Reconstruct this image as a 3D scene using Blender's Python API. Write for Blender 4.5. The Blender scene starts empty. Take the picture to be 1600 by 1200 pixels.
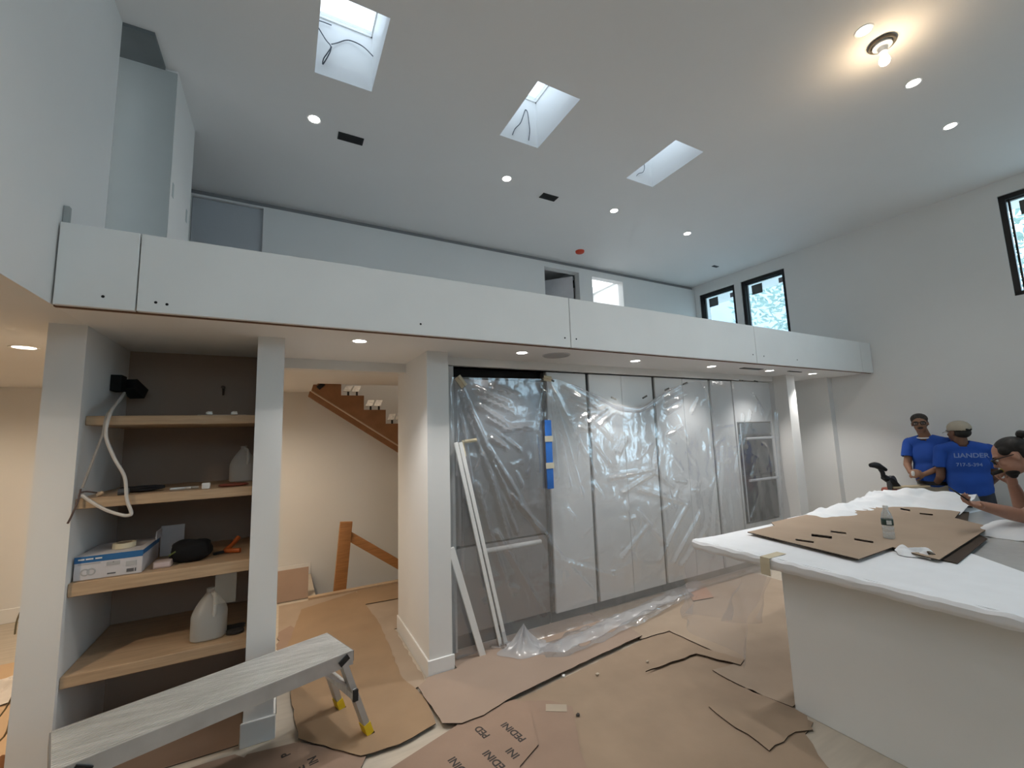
import bpy, bmesh, math, random
from mathutils import Vector, Matrix, Euler, noise
R = math.radians
SC = bpy.context.scene
COL = SC.collection
random.seed(7)

# ------------------------------------------------------------------ camera
cd = bpy.data.cameras.new('camera'); cam = bpy.data.objects.new('camera', cd); COL.objects.link(cam)
yaw, pitch, roll = R(28.397), R(6.899), R(-1.888)
fw = Vector((math.sin(yaw)*math.cos(pitch), math.cos(yaw)*math.cos(pitch), math.sin(pitch)))
rt = Vector((math.cos(yaw), -math.sin(yaw), 0)); up = rt.cross(fw)
r2 = rt*math.cos(roll)+up*math.sin(roll); u2 = -rt*math.sin(roll)+up*math.cos(roll)
m = Matrix((r2, u2, -fw)).transposed().to_4x4(); m.translation = (0, 0, 1.7)
cam.matrix_world = m
cd.sensor_fit = 'HORIZONTAL'; cd.sensor_width = 36; cd.lens = 665.71/1600*36; cd.clip_start = .05; cd.clip_end = 200
SC.camera = cam

# ------------------------------------------------------------------ world, exposure
w = bpy.data.worlds.new('overcast'); SC.world = w; w.use_nodes = True
bg = w.node_tree.nodes['Background']; bg.inputs[0].default_value = (.89, .955, 1.0, 1); bg.inputs[1].default_value = 5.6
SC.view_settings.view_transform = 'Standard'; SC.view_settings.look = 'None'
SC.view_settings.gamma = 1; SC.view_settings.use_curve_mapping = False
SC.view_settings.exposure = 0.08
cy = SC.cycles
cy.use_denoising = True; cy.use_adaptive_sampling = True; cy.adaptive_threshold = .035; cy.max_bounces = 8; cy.diffuse_bounces = 5; cy.glossy_bounces = 3; cy.transmission_bounces = 6
cy.transparent_max_bounces = 16; cy.sample_clamp_indirect = 6; cy.caustics_reflective = False; cy.caustics_refractive = False

def portal(loc, rot, sx, sy):
    d = bpy.data.lights.new('daylight_portal', 'AREA'); d.shape = 'RECTANGLE'; d.size = sx; d.size_y = sy
    d.cycles.is_portal = True
    o = bpy.data.objects.new('daylight_portal', d); COL.objects.link(o); o.location = loc; o.rotation_euler = rot
    return o

# ------------------------------------------------------------------ helpers
class MB:
    def __init__(s): s.v = []; s.f = []; s.m = []
    def add(s, vs, fs, mi=0):
        n = len(s.v); s.v += [Vector(p) for p in vs]; s.f += [tuple(i+n for i in f) for f in fs]; s.m += [mi]*len(fs); return s
    def box(s, x0, x1, y0, y1, z0, z1, mi=0):
        return s.add([(x0,y0,z0),(x1,y0,z0),(x1,y1,z0),(x0,y1,z0),(x0,y0,z1),(x1,y0,z1),(x1,y1,z1),(x0,y1,z1)],
                     [(3,2,1,0),(4,5,6,7),(0,1,5,4),(1,2,6,5),(2,3,7,6),(3,0,4,7)], mi)
    def bar(s, p, q, wx, wy, upv=(0,0,1), mi=0):
        p, q = Vector(p), Vector(q); d = (q-p).normalized(); u = Vector(upv)
        if abs(d.dot(u)) > .98: u = Vector((0,1,0))
        a = d.cross(u).normalized()*wx/2; b = d.cross(a).normalized()*wy/2
        vs = [p-a-b, p+a-b, p+a+b, p-a+b, q-a-b, q+a-b, q+a+b, q-a+b]
        return s.add(vs, [(0,1,2,3),(7,6,5,4),(4,5,1,0),(5,6,2,1),(6,7,3,2),(7,4,0,3)], mi)
    def cyl(s, p, q, r0, r1=None, n=16, mi=0, caps=True):
        p, q = Vector(p), Vector(q); r1 = r0 if r1 is None else r1; d = (q-p).normalized()
        a = d.orthogonal().normalized(); b = d.cross(a)
        vs = []
        for c, r in ((p, r0), (q, r1)):
            for i in range(n):
                t = 2*math.pi*i/n; vs.append(c+(a*math.cos(t)+b*math.sin(t))*r)
        fs = [(i, (i+1) % n, n+(i+1) % n, n+i) for i in range(n)]
        if caps: fs += [tuple(range(n-1, -1, -1)), tuple(range(n, 2*n))]
        return s.add(vs, fs, mi)
    def lathe(s, c, prof, n=24, mi=0, axis=(0,0,1)):
        c = Vector(c); d = Vector(axis).normalized(); a = d.orthogonal().normalized(); b = d.cross(a); k = len(prof)
        vs = []
        for i in range(n):
            t = 2*math.pi*i/n; e = a*math.cos(t)+b*math.sin(t)
            for r, h in prof: vs.append(c+e*r+d*h)
        fs = []
        for i in range(n):
            j = (i+1) % n
            for q in range(k-1): fs.append((i*k+q, j*k+q, j*k+q+1, i*k+q+1))
        return s.add(vs, fs, mi)
    def tube(s, pts, r, n=8, mi=0, sub=6, rad=None):
        P = spline(pts, sub) if sub > 1 else [Vector(p) for p in pts]
        rings = []; a = None
        for i, p in enumerate(P):
            d = (P[min(i+1, len(P)-1)]-P[max(i-1, 0)]).normalized()
            a = d.orthogonal().normalized() if a is None else (a-d*a.dot(d)).normalized()
            b = d.cross(a); rr = r if rad is None else rad(i/(len(P)-1))
            rings.append([p+(a*math.cos(2*math.pi*k/n)+b*math.sin(2*math.pi*k/n))*rr for k in range(n)])
        vs = [v for g in rings for v in g]; fs = []
        for i in range(len(P)-1):
            for k in range(n): fs.append((i*n+k, i*n+(k+1) % n, (i+1)*n+(k+1) % n, (i+1)*n+k))
        fs += [tuple(range(n-1, -1, -1)), tuple(range((len(P)-1)*n, len(P)*n))]
        return s.add(vs, fs, mi)
    def prism(s, poly, z0, z1, mi=0, holes=()):
        bm = bmesh.new(); es = []
        for lp in [poly]+list(holes):
            vs = [bm.verts.new((p[0], p[1], z1)) for p in lp]
            es += [bm.edges.new((vs[i], vs[(i+1) % len(vs)])) for i in range(len(vs))]
        bmesh.ops.triangle_fill(bm, edges=es, use_beauty=True)
        for f in bm.faces:
            if f.normal.z < 0: f.normal_flip()
        bmesh.ops.recalc_face_normals(bm, faces=bm.faces)
        bm.normal_update()
        for f in bm.faces:
            f.normal_update()
            if f.normal.z < 0: f.normal_flip()
        g = bmesh.ops.extrude_face_region(bm, geom=list(bm.faces))
        for v in [e for e in g['geom'] if isinstance(e, bmesh.types.BMVert)]: v.co.z = z0
        bmesh.ops.recalc_face_normals(bm, faces=bm.faces)
        bm.verts.index_update()
        s.add([v.co.copy() for v in bm.verts], [[v.index for v in f.verts] for f in bm.faces], mi); bm.free(); return s
    def grid(s, fn, nu, nv, mi=0):
        vs = [fn(i/nu, j/nv) for j in range(nv+1) for i in range(nu+1)]
        fs = [(j*(nu+1)+i, j*(nu+1)+i+1, (j+1)*(nu+1)+i+1, (j+1)*(nu+1)+i) for j in range(nv) for i in range(nu)]
        return s.add(vs, fs, mi)
    def cells(s, us, vs_, inside, t0, t1, mp, mi=0):
        # slab made of the cells of a grid that are inside; mp(u, v, t) gives the point
        us = sorted(set(us)); vs_ = sorted(set(vs_)); n = len(us)-1; k = len(vs_)-1
        ok = {(i, j): inside((us[i]+us[i+1])/2, (vs_[j]+vs_[j+1])/2) for i in range(n) for j in range(k)}
        for (i, j), yes in ok.items():
            if not yes: continue
            a, b, c, d = us[i], us[i+1], vs_[j], vs_[j+1]
            q = lambda u, v, t: mp(u, v, t)
            s.add([q(a,c,t0), q(b,c,t0), q(b,d,t0), q(a,d,t0)], [(3,2,1,0)], mi)
            s.add([q(a,c,t1), q(b,c,t1), q(b,d,t1), q(a,d,t1)], [(0,1,2,3)], mi)
            for di, dj, e in ((-1,0,((a,c),(a,d))), (1,0,((b,d),(b,c))), (0,-1,((b,c),(a,c))), (0,1,((a,d),(b,d)))):
                if not ok.get((i+di, j+dj), False):
                    (p, q1), (p2, q2) = e
                    s.add([q(p,q1,t0), q(p2,q2,t0), q(p2,q2,t1), q(p,q1,t1)], [(0,1,2,3)], mi)
        return s
    def build(s, name, mats, parent=None, smooth=False, local=False, bevel=0, seg=2):
        me = bpy.data.meshes.new(name)
        off = Vector((0,0,0)) if (parent is None or local) else OFF.get(parent.name, Vector((0,0,0)))
        me.from_pydata([tuple(v-off) for v in s.v], [], s.f)
        if not isinstance(mats, (list, tuple)): mats = [mats]
        for q in mats: me.materials.append(q)
        if len(mats) > 1: me.polygons.foreach_set('material_index', s.m)
        bm = bmesh.new(); bm.from_mesh(me)
        bmesh.ops.remove_doubles(bm, verts=bm.verts, dist=1e-5)
        bmesh.ops.recalc_face_normals(bm, faces=bm.faces)
        if bevel:
            es = [e for e in bm.edges if len(e.link_faces) == 2 and e.calc_face_angle(0) > .6]
            bmesh.ops.bevel(bm, geom=es, offset=bevel, segments=seg, profile=.6, affect='EDGES', clamp_overlap=True)
        bm.to_mesh(me); bm.free()
        if smooth or bevel:
            me.polygons.foreach_set('use_smooth', [True]*len(me.polygons))
            if hasattr(me, 'set_sharp_from_angle'): me.set_sharp_from_angle(angle=R(40))
        o = bpy.data.objects.new(name, me); COL.objects.link(o)
        if parent is not None:
            o.parent = parent; OFF[o.name] = OFF.get(parent.name, Vector((0,0,0)))
        return o
OFF = {}
def spline(pts, sub):
    P = [Vector(p) for p in pts]; out = []
    for i in range(len(P)-1):
        p0 = P[max(i-1, 0)]; p1 = P[i]; p2 = P[i+1]; p3 = P[min(i+2, len(P)-1)]
        for k in range(sub):
            t = k/sub
            out.append(.5*((2*p1)+(p2-p0)*t+(2*p0-5*p1+4*p2-p3)*t*t+(-p0+3*p1-3*p2+p3)*t**3))
    out.append(P[-1]); return out
def tag(o, label=None, cat=None, group=None, kind=None):
    if label: o['label'] = label
    if cat: o['category'] = cat
    if group: o['group'] = group
    if kind: o['kind'] = kind
    return o
def thing(name, label, cat, loc=(0,0,0), group=None, rz=0):
    o = bpy.data.objects.new(name, None); COL.objects.link(o); o.location = loc; o.rotation_euler = (0,0,rz)
    o.empty_display_size = .1
    OFF[o.name] = Vector(loc); tag(o, label, cat, group); return o
def struct(name, mb, mat, parent=None, **k):
    o = mb.build(name, mat, parent, **k)
    if parent is None: o['kind'] = 'structure'
    return o
def dup(o, parent=None, delta=None):
    c = o.copy(); COL.objects.link(c)
    if parent is not None: c.parent = parent
    if delta is not None: c.location = o.location+Vector(delta)
    for ch in list(o.children): dup(ch, c)
    return c

# ------------------------------------------------------------------ materials
MATS = {}
def mat(name, col, rough=.6, var=.06, scale=6.0, bump=0.0, bscale=60.0, metal=0.0, spec=.4, stretch=(1,1,1), detail=4):
    if name in MATS: return MATS[name]
    m = bpy.data.materials.new(name); m.use_nodes = True; nt = m.node_tree; b = nt.nodes['Principled BSDF']
    b.inputs['Roughness'].default_value = rough; b.inputs['Metallic'].default_value = metal; b.inputs['Specular IOR Level'].default_value = spec
    tc = nt.nodes.new('ShaderNodeTexCoord'); mp = nt.nodes.new('ShaderNodeMapping'); mp.inputs['Scale'].default_value = stretch
    nt.links.new(tc.outputs['Object'], mp.inputs[0])
    n = nt.nodes.new('ShaderNodeTexNoise'); n.inputs['Scale'].default_value = scale; n.inputs['Detail'].default_value = detail
    nt.links.new(mp.outputs[0], n.inputs['Vector'])
    rmp = nt.nodes.new('ShaderNodeValToRGB'); e = rmp.color_ramp.elements
    e[0].position = .3; e[1].position = .7
    e[0].color = (*[max(0, c*(1-var)) for c in col], 1); e[1].color = (*[min(1, c*(1+var)) for c in col], 1)
    nt.links.new(n.outputs['Fac'], rmp.inputs[0]); nt.links.new(rmp.outputs[0], b.inputs['Base Color'])
    if bump:
        n2 = nt.nodes.new('ShaderNodeTexNoise'); n2.inputs['Scale'].default_value = bscale; n2.inputs['Detail'].default_value = 3
        nt.links.new(mp.outputs[0], n2.inputs['Vector'])
        bp = nt.nodes.new('ShaderNodeBump'); bp.inputs['Strength'].default_value = bump; bp.inputs['Distance'].default_value = .01
        nt.links.new(n2.outputs['Fac'], bp.inputs['Height']); nt.links.new(bp.outputs[0], b.inputs['Normal'])
    MATS[name] = m; return m
def emit(name, col, strength):
    if name in MATS: return MATS[name]
    m = bpy.data.materials.new(name); m.use_nodes = True; nt = m.node_tree; nt.nodes.remove(nt.nodes['Principled BSDF'])
    e = nt.nodes.new('ShaderNodeEmission'); e.inputs[0].default_value = (*col, 1); e.inputs[1].default_value = strength
    nt.links.new(e.outputs[0], nt.nodes['Material Output'].inputs[0]); MATS[name] = m; return m
def film(name, tint, clear, rough, white, gloss=.25, bump=0, bscale=14.0):
    # thin translucent sheet: part clear, part milky, part shiny
    if name in MATS: return MATS[name]
    m = bpy.data.materials.new(name); m.use_nodes = True; nt = m.node_tree; nt.nodes.remove(nt.nodes['Principled BSDF'])
    N = nt.nodes.new; L = nt.links.new
    t = N('ShaderNodeBsdfTransparent'); t.inputs[0].default_value = (*tint, 1)
    d = N('ShaderNodeBsdfDiffuse'); d.inputs[0].default_value = (*white, 1)
    tl = N('ShaderNodeBsdfTranslucent'); tl.inputs[0].default_value = (*white, 1)
    g = N('ShaderNodeBsdfGlossy'); g.inputs['Roughness'].default_value = rough
    a1 = N('ShaderNodeMixShader'); a1.inputs[0].default_value = .4; L(d.outputs[0], a1.inputs[1]); L(tl.outputs[0], a1.inputs[2])
    a2 = N('ShaderNodeMixShader'); a2.inputs[0].default_value = clear; L(a1.outputs[0], a2.inputs[1]); L(t.outputs[0], a2.inputs[2])
    a3 = N('ShaderNodeMixShader'); L(a2.outputs[0], a3.inputs[1]); L(g.outputs[0], a3.inputs[2])
    fr = N('ShaderNodeLayerWeight'); fr.inputs[0].default_value = .25
    ml = N('ShaderNodeMath'); ml.operation = 'MULTIPLY_ADD'; ml.inputs[1].default_value = gloss; ml.inputs[2].default_value = gloss*.25
    L(fr.outputs['Facing'], ml.inputs[0]); L(ml.outputs[0], a3.inputs[0])
    if bump:
        tc = N('ShaderNodeTexCoord'); n2 = N('ShaderNodeTexNoise'); n2.inputs['Scale'].default_value = bscale; n2.inputs['Detail'].default_value = 2
        L(tc.outputs['Object'], n2.inputs['Vector'])
        bp = N('ShaderNodeBump'); bp.inputs['Strength'].default_value = bump; bp.inputs['Distance'].default_value = .02
        L(n2.outputs['Fac'], bp.inputs['Height']); L(bp.outputs[0], g.inputs['Normal'])
    L(a3.outputs[0], nt.nodes['Material Output'].inputs[0]); MATS[name] = m; return m

PAINT = mat('white_wall_paint', (.80,.80,.79), .65, .015, 1.5, .03, 220)
CEILP = mat('ceiling_paint', (.84,.84,.84), .75, .012, 1.2, .03, 220)
TRIMP = mat('trim_paint', (.84,.84,.83), .4, .01, 2)
PANELP = mat('primed_panel', (.82,.83,.82), .5, .02, 2.5)
SHADOWGAP = mat('shadow_gap_grey', (.30,.30,.31), .8)
BLACK = mat('black_metal_frame', (.012,.012,.013), .4)
DARK = mat('dark_void', (.006,.006,.006), .9)
DOORP = mat('grey_door', (.50,.52,.55), .5, .02, 2)
CARD = mat('cardboard', (.32,.235,.165), .8, .09, 3.5, .04, 90)
CARD2 = mat('cardboard_reddish', (.31,.215,.16), .8, .09, 3, .04, 90)
CARD3 = mat('cardboard_pale', (.38,.295,.22), .8, .08, 3, .04, 90)
CARD4 = mat('cardboard_amber', (.32,.215,.13), .8, .09, 3, .04, 90)
CARDE = mat('cardboard_edge', (.06,.04,.028), .9)
OAK = mat('oak_shelf', (.50,.35,.22), .5, .12, 5, 0, 60, stretch=(1,14,14))
PINE = mat('amber_pine', (.42,.20,.075), .5, .16, 6, 0, 60, stretch=(1,12,12))
STRW = mat('stringer_board', (.33,.16,.075), .55, .14, 8, .02, 120)
ALU = mat('worn_aluminium', (.66,.66,.65), .42, .16, 5, .04, 30, metal=.35, stretch=(1,9,1))
STEEL = mat('brushed_steel', (.30,.30,.31), .35, .04, 4, 0, 60, metal=.8, stretch=(1,1,30))
STONE = mat('grey_quartz', (.42,.42,.41), .35, .05, 20)
LACQ = mat('white_lacquer', (.86,.88,.88), .35, .01, 2)
FOAM = mat('white_foam_wrap', (.86,.88,.91), .7, .02, 8, .06, 30)
FLOORW = mat('pale_floor', (.52,.46,.38), .6, .08, 3, stretch=(1,8,1))
YELLOW = mat('yellow_rubber', (.75,.52,.02), .6)
RUBBER = mat('black_rubber', (.015,.015,.016), .6)
WHITEPL = mat('white_plastic', (.8,.8,.78), .4)
BRASS = mat('masking_tape', (.62,.55,.40), .7)
LENS = emit('led_lens', (1,.97,.92), 22)
LENSW = emit('warm_led_lens', (1,.86,.68), 9)
GLASS = film('window_glass', (.80,.93,1.0), .93, .02, (.8,.9,1), .12)
# ------------------------------------------------------------------ setting
H, ZS, ZL = 4.37, 2.375, 2.70        # ceiling, soffit, loft floor
XL, YF, YB = -.96, 2.674, 5.18       # left bulkhead plane, fascia plane, loft back wall
FAR, REAR = 6.4, -4.5
# floor with the stairwell cut out
fb = MB().cells([-5,.38,2.6,7.6], [REAR,5.42,FAR+.06,6.6], lambda u,v: not (.38<u<2.6 and 5.42<v<FAR+.06), -.25, 0, lambda u,v,t: (u,v,t))
floor = struct('floor', fb, FLOORW)
gr = MB().box(-40,60,-50,50,-3.2,-3.0); struct('ground', gr, mat('pale_bounce_ground', (.42,.40,.37), .9, .15, .4))  # unseen ground, coloured pale to bounce daylight up to the ceiling
# ceiling with skylight holes
SKY = [(.135,.535), (1.64,2.04), (3.14,3.525)]; SY = (2.46,3.11)
def cin(u, v):
    if any(a<u<b for a,b in SKY) and SY[0]<v<SY[1]: return False
    if 4.2<u<5.2 and 5.5<v<6.2: return False
    return True
xs = [-5.2,4.2,5.2,8.2]+[q for p in SKY for q in p]
ceil = struct('ceiling', MB().cells(xs, [REAR-.2,SY[0],SY[1],5.5,6.2,6.6], cin, H, H+.12, lambda u,v,t: (u,v,t)), CEILP)
# loft deck (its underside is the kitchen soffit) and the ceiling of the side room
deck = struct('loft_deck', MB().cells([XL,.35,2.6,7.2], [YF+.03,5.40,FAR+.06,6.6], lambda u,v: not (.35<u<2.6 and 5.40<v<FAR+.06), ZS, ZL, lambda u,v,t: (u,v,t)), CEILP)
struct('ceiling_side_room', MB().box(-5.2,XL-.14,REAR,6.6,ZS,ZL).box(XL-.14,XL,3.23,6.6,ZS,ZL), PAINT)
# left upper wall (bulkhead) above the side room opening
struct('wall_left', MB().box(XL-.14,XL,REAR,3.23,ZS,H), PAINT)
struct('wall_loft_block', MB().box(-3,-.73,3.532,4.2,ZL,H), PAINT)
FACEGREY = mat('grey_block_face', (.40,.43,.43), .8, .03, 3)  # front of the block coloured darker grey than its white sides
struct('wall_loft_face', MB().box(-1.3,-.732,3.52,3.532,ZL,H-.025), FACEGREY)
struct('ceiling_recess', MB().box(-3,-.80,3.23,3.52,H-.025,H), mat('recess_dark_grey', (.17,.19,.20), .8))  # recess ceiling coloured far darker than the main ceiling
struct('wall_loft_recess', MB().box(-1.4,-1.3,3.23,3.52,ZL,H), PAINT)
# loft back wall: grey door at left, two openings at right, shadow gap under the ceiling
def bin_(u, v):
    if -.895<u<-.25 and v<4.285: return False
    if 3.42<u<4.07 and v<4.225: return False
    if 4.33<u<4.98 and v<4.205: return False
    return True
lb = MB().cells([-3,-.895,-.25,3.42,4.07,4.33,4.98,7.2], [ZL,4.205,4.225,4.285,4.305], bin_, YB, YB+.12, lambda u,v,t: (u,t,v))
wlb = struct('wall_loft_back', lb, PAINT)
struct('trim_1', MB().box(-3,7.2,YB+.05,YB+.12,4.305,H), SHADOWGAP)
d1 = struct('door_1', MB().box(-.89,-.255,YB+.035,YB+.075,ZL+.01,4.28), DOORP)
# open door leaf in the first opening
q = MB(); q.bar((4.05,YB+.14,3.455),(3.60,YB+.62,3.455),1.50,.04,upv=(.73,.68,0)); d2 = struct('door_2', q, mat('white_door',(.78,.77,.80),.45))
MB().box(4.045,4.062,YB+.118,YB+.15,4.02,4.14).build('hinge', BLACK, d2)
for i,(a,b) in enumerate(((3.40,4.09),)):
    pass
# rooms behind the loft wall and the stairwell
struct('wall_far', MB().cells([-5.2,8.2],[-2.6,H], lambda u,v: True, FAR, FAR+.15, lambda u,v,t: (u,t,v)), PAINT)
struct('wall_stair_partition', MB().box(2.6,2.7,YB+.12,FAR,-2.6,H), PAINT)
struct('wall_bath_partition', MB().box(4.15,4.2,YB+.12,FAR,ZL,H), PAINT)
struct('wall_bath_side', MB().box(5.25,5.3,YB+.12,FAR,ZL,H), PAINT)
struct('wall_stairwell', MB().box(.28,.38,5.42,FAR,-2.6,-.001).box(.28,2.7,5.32,5.42,-2.6,-.26), PAINT)
struct('floor_lower', MB().box(-.2,2.8,5.2,6.6,-2.7,-2.6), FLOORW)
# kitchen side walls: pillars, niche, passage
struct('wall_niche_left', MB().box(-1.11,-.955,3.10,3.95,0,ZS), PAINT)
struct('wall_niche_back', MB().box(-.955,-.14,3.85,3.95,0,ZS), mat('niche_taupe',(.40,.31,.25),.7,.02,2))
struct('wall_niche_right', MB().box(-.15,.0,3.07,3.95,0,ZS), PAINT)
struct('wall_passage', MB().box(.97,1.145,3.17,4.10,0,ZS).box(1.145,1.19,3.30,4.10,0,ZS), PAINT)
struct('trim_2', MB().box(.0,.97,3.80,3.92,2.295,ZS), PAINT)
struct('wall_behind_cabinets', MB().box(1.19,7.2,4.10,4.2,0,ZS), PAINT)
struct('wall_hall_right', MB().box(2.6,2.7,4.2,YB+.2,0,ZS), PAINT)
struct('wall_kitchen_end', MB().box(5.795,5.98,3.17,4.1,0,ZS), PAINT)
struct('wall_closet_side', MB().box(6.80,6.95,3.17,4.1,0,ZS), PAINT)
struct('trim_3', MB().box(1.19,5.79,3.345,3.40,2.305,ZS), PAINT)
# baseboards
def base(name, *boxes):
    b = MB()
    for x in boxes: b.box(*x)
    return struct(name, b, TRIMP, bevel=.004, seg=1)
base('baseboard_passage', (.957,.97,3.157,4.10,0,.13), (.957,1.158,3.157,3.17,0,.13))
base('baseboard_column', (-.163,.013,3.057,3.07,0,.13), (0,.013,3.07,3.95,0,.13))
base('baseboard_far', (-5,.38,6.387,6.4,0,.14))
base('baseboard_niche', (-1.123,-.94,3.087,3.10,0,.13), (-1.123,-1.11,3.1,3.95,0,.13))
# right wall, slightly out of square, with three windows
TH = R(4); DD = Vector((-math.sin(TH), math.cos(TH), 0)); NN = Vector((math.cos(TH), math.sin(TH), 0)); O0 = Vector((6.95, 2.67, 0))
def W(s_, z, t): p = O0+DD*s_+NN*t; return Vector((p.x, p.y, z))
WIN = [(1.76,2.43,2.86,4.18), (.95,1.65,2.86,4.18), (-2.7,-1.31,3.04,4.20), (-4.6,-3.2,.9,2.3), (-4.6,-3.2,3.04,4.20), (-6.6,-5.0,3.04,4.20)]
def rin(u, v): return not any(a<u<b and c<v<d for a,b,c,d in WIN)
wr = MB().cells([-8,3.6]+[x for q in WIN for x in q[:2]], [0,.9,2.3,2.86,3.04,4.18,4.20,H], rin, 0, .2, lambda u,v,t: W(u,v,t))
struct('wall_right', wr, PAINT)
STICK = mat('window_sticker', (.10,.11,.11), .7, .2, 8); STICK2 = mat('window_sticker_edge', (.72,.76,.78), .6)
def window(i, a, b, c, d):
    fr = MB(); f = .05
    def bx(s0,s1,z0,z1,t0,t1, mb=fr):
        vs = [W(s,z,t) for t in (t0,t1) for z in (z0,z1) for s in (s0,s1)]
        mb.add(vs, [(0,1,3,2),(4,6,7,5),(0,4,5,1),(2,3,7,6),(0,2,6,4),(1,5,7,3)])
        return mb
    bx(a,b,d-f,d,.03,.13); bx(a,b,c,c+f,.03,.13); bx(a,a+f,c,d,.03,.13); bx(b-f,b,c,d,.03,.13)
    o = struct('window_%d' % i, fr, BLACK)
    gl = MB(); bx(a+f,b-f,c+f,d-f,.085,.091,gl); gl.build('pane', GLASS, o)
    sash = MB(); bx(b-f-.03,b-f-.012,c+f,d-f,.06,.1,sash); bx(a+f,b-f,d-f-.022,d-f-.006,.06,.1,sash); sash.build('sash', BLACK, o)
    s1 = b-f-.09; L_ = .17 if i < 3 else .26
    st = MB(); bx(s1-L_,s1,d-f-.21,d-f-.05,.080,.084,st); k = st.build('sticker', STICK, o)
    st = MB(); bx(s1-.05,s1-.02,d-f-.185,d-f-.175,.078,.0798,st); st.build('print', BLACK, k)
    st = MB(); bx(a+f+.01,a+f+.08,d-f-.14,d-f-.06,.080,.084,st); st.build('sticker', mat('grey_sticker',(.25,.25,.28),.7), o)
    if i == 2:
        st = MB(); bx(a+f+.03,a+f+.09,c+f+.18,c+f+.25,.080,.084,st); st.build('sticker', STICK, o)
    pc = W((a+b)/2,(c+d)/2,.3)
    portal(pc, (R(90),0,TH+R(90)), b-a+.1, d-c+.1)
for i, q in enumerate(WIN): window(i+1, *q)
# rear wall with large glazing (behind the camera), side walls
RW = [(5.2,6.6,2.85,4.1),(-.6,1.0,2.85,4.1)]
us = [-5.2,8.2]+[x for q in RW for x in q[:2]]; vs = [0,H]+[x for q in RW for x in q[2:]]
struct('wall_rear', MB().cells(us, vs, lambda u,v: not any(a<u<b and c<v<d for a,b,c,d in RW), REAR-.2, REAR, lambda u,v,t: (u,t,v)), PAINT)
for i,(a,b,c,d) in enumerate(RW):
    f = .05; fr = MB(); y0,y1 = REAR-.14, REAR-.06
    fr.box(a,b,y0,y1,c,c+f).box(a,b,y0,y1,d-f,d).box(a,a+f,y0,y1,c,d).box(b-f,b,y0,y1,c,d).box((a+b)/2-f/2,(a+b)/2+f/2,y0,y1,c,d)
    o = struct('window_%d' % (i+7), fr, BLACK); MB().box(a+f,b-f,REAR-.103,REAR-.097,c+f,d-f).build('pane', GLASS, o)
    portal(((a+b)/2, REAR-.25, (c+d)/2), (R(90),0,R(180)), b-a, d-c)
struct('wall_side_room', MB().box(-5.2,-5,REAR,6.6,0,ZS), PAINT)
struct('wall_loft_left', MB().box(-3.1,-3,3.2,5.4,ZL,H), PAINT)

# fascia of the loft: separate primed panels with screw holes
fas = thing('loft_fascia', 'long white panelled fascia of the loft above the kitchen', 'fascia', (-.96,YF,ZS)); fas['kind'] = 'structure'; del fas['category']
seam = [-.955,-.656,1.985,4.391,6.66,6.945]
holes = [[(-.78,2.43)],[(-.58,2.425),(-.535,2.42),(.78,2.445),(1.93,2.445)],[(2.04,2.445),(4.33,2.46)],[(4.52,2.455),(5.15,2.45)],[]]
for i in range(5):
    p = MB().box(seam[i]+.003,seam[i+1]-.003,YF,YF+.026,ZS-.002,2.775).build('panel', PANELP, fas, bevel=.002, seg=1)
    for x,z in holes[i]: MB().cyl((x,YF-.001,z),(x,YF+.004,z),.007,n=8).build('screw_hole', DARK, p)
MB().box(-.957,6.94,YF+.027,YF+.05,ZS-.006,2.76).build('backing_board', mat('raw_backing',(.16,.08,.05),.8), fas)

# skylights
def skylight(i, a, b):
    t = thing('skylight', ['skylight nearest the left wall, with looped wires in its shaft','middle of the three skylights, forked wire in its shaft','skylight furthest right, nearest the loft windows'][i], 'skylight', ((a+b)/2, 2.785, H), 'ceiling skylights')
    y0, y1 = SY; z1 = 4.83; k = .03
    sh = MB().box(a-k,a,y0-k,y1+k,H+.12,z1).box(b,b+k,y0-k,y1+k,H+.12,z1).box(a,b,y0-k,y0,H+.12,z1).box(a,b,y1,y1+k,H+.12,z1)
    sh.build('shaft', TRIMP, t)
    MB().box(a-.05,b+.05,y0-.05,y0+.01,z1,z1+.05).box(a-.05,b+.05,y1-.01,y1+.05,z1,z1+.05).box(a-.05,a+.01,y0,y1,z1,z1+.05).box(b-.01,b+.05,y0,y1,z1,z1+.05).build('frame', TRIMP, t)
    MB().box(a,b,y0,y1,z1+.02,z1+.026).build('pane', film('skylight_glass',(.58,.62,.66),.95,.02,(.9,.9,.9),.06), t)
    portal(((a+b)/2,2.785,z1+.1),(0,0,0),b-a+.1,y1-y0+.1)
for i,(a,b) in enumerate(SKY): skylight(i,a,b)
portal((4.7,5.85,H+.2),(0,0,0),1.0,.7)

# recessed lights
def downlight(name, label, loc, group, warm=False, power=14, r=.042, cone=110, blend=.7):
    x,y,z = loc
    t = thing(name, label, 'ceiling light', loc, group)
    MB().lathe(loc, [(r,.004),(r,-.001),(r*1.25,-.004),(r*1.32,-.001),(r*1.32,.0)], 24).build('trim_ring', TRIMP, t, smooth=True)
    MB().cyl((x,y,z+.002),(x,y,z-.0015),r,n=24).build('lens', LENSW if warm else LENS, t)
    d = bpy.data.lights.new('lamp','SPOT'); d.energy = power; d.spot_size = R(cone); d.spot_blend = blend; d.shadow_soft_size = .04
    d.color = (1,.80,.58) if warm else (1,.965,.92)
    o = bpy.data.objects.new('lamp', d); COL.objects.link(o); o.parent = t; o.location = (0,0,-.012)
    return t
pos = ['over the doorway with the stairs','in front of the plastic-covered fridge','second from the fridge, before the tall cabinets','third from the fridge, before the tall cabinets','in front of the wall oven','at the far right end of the soffit']
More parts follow.
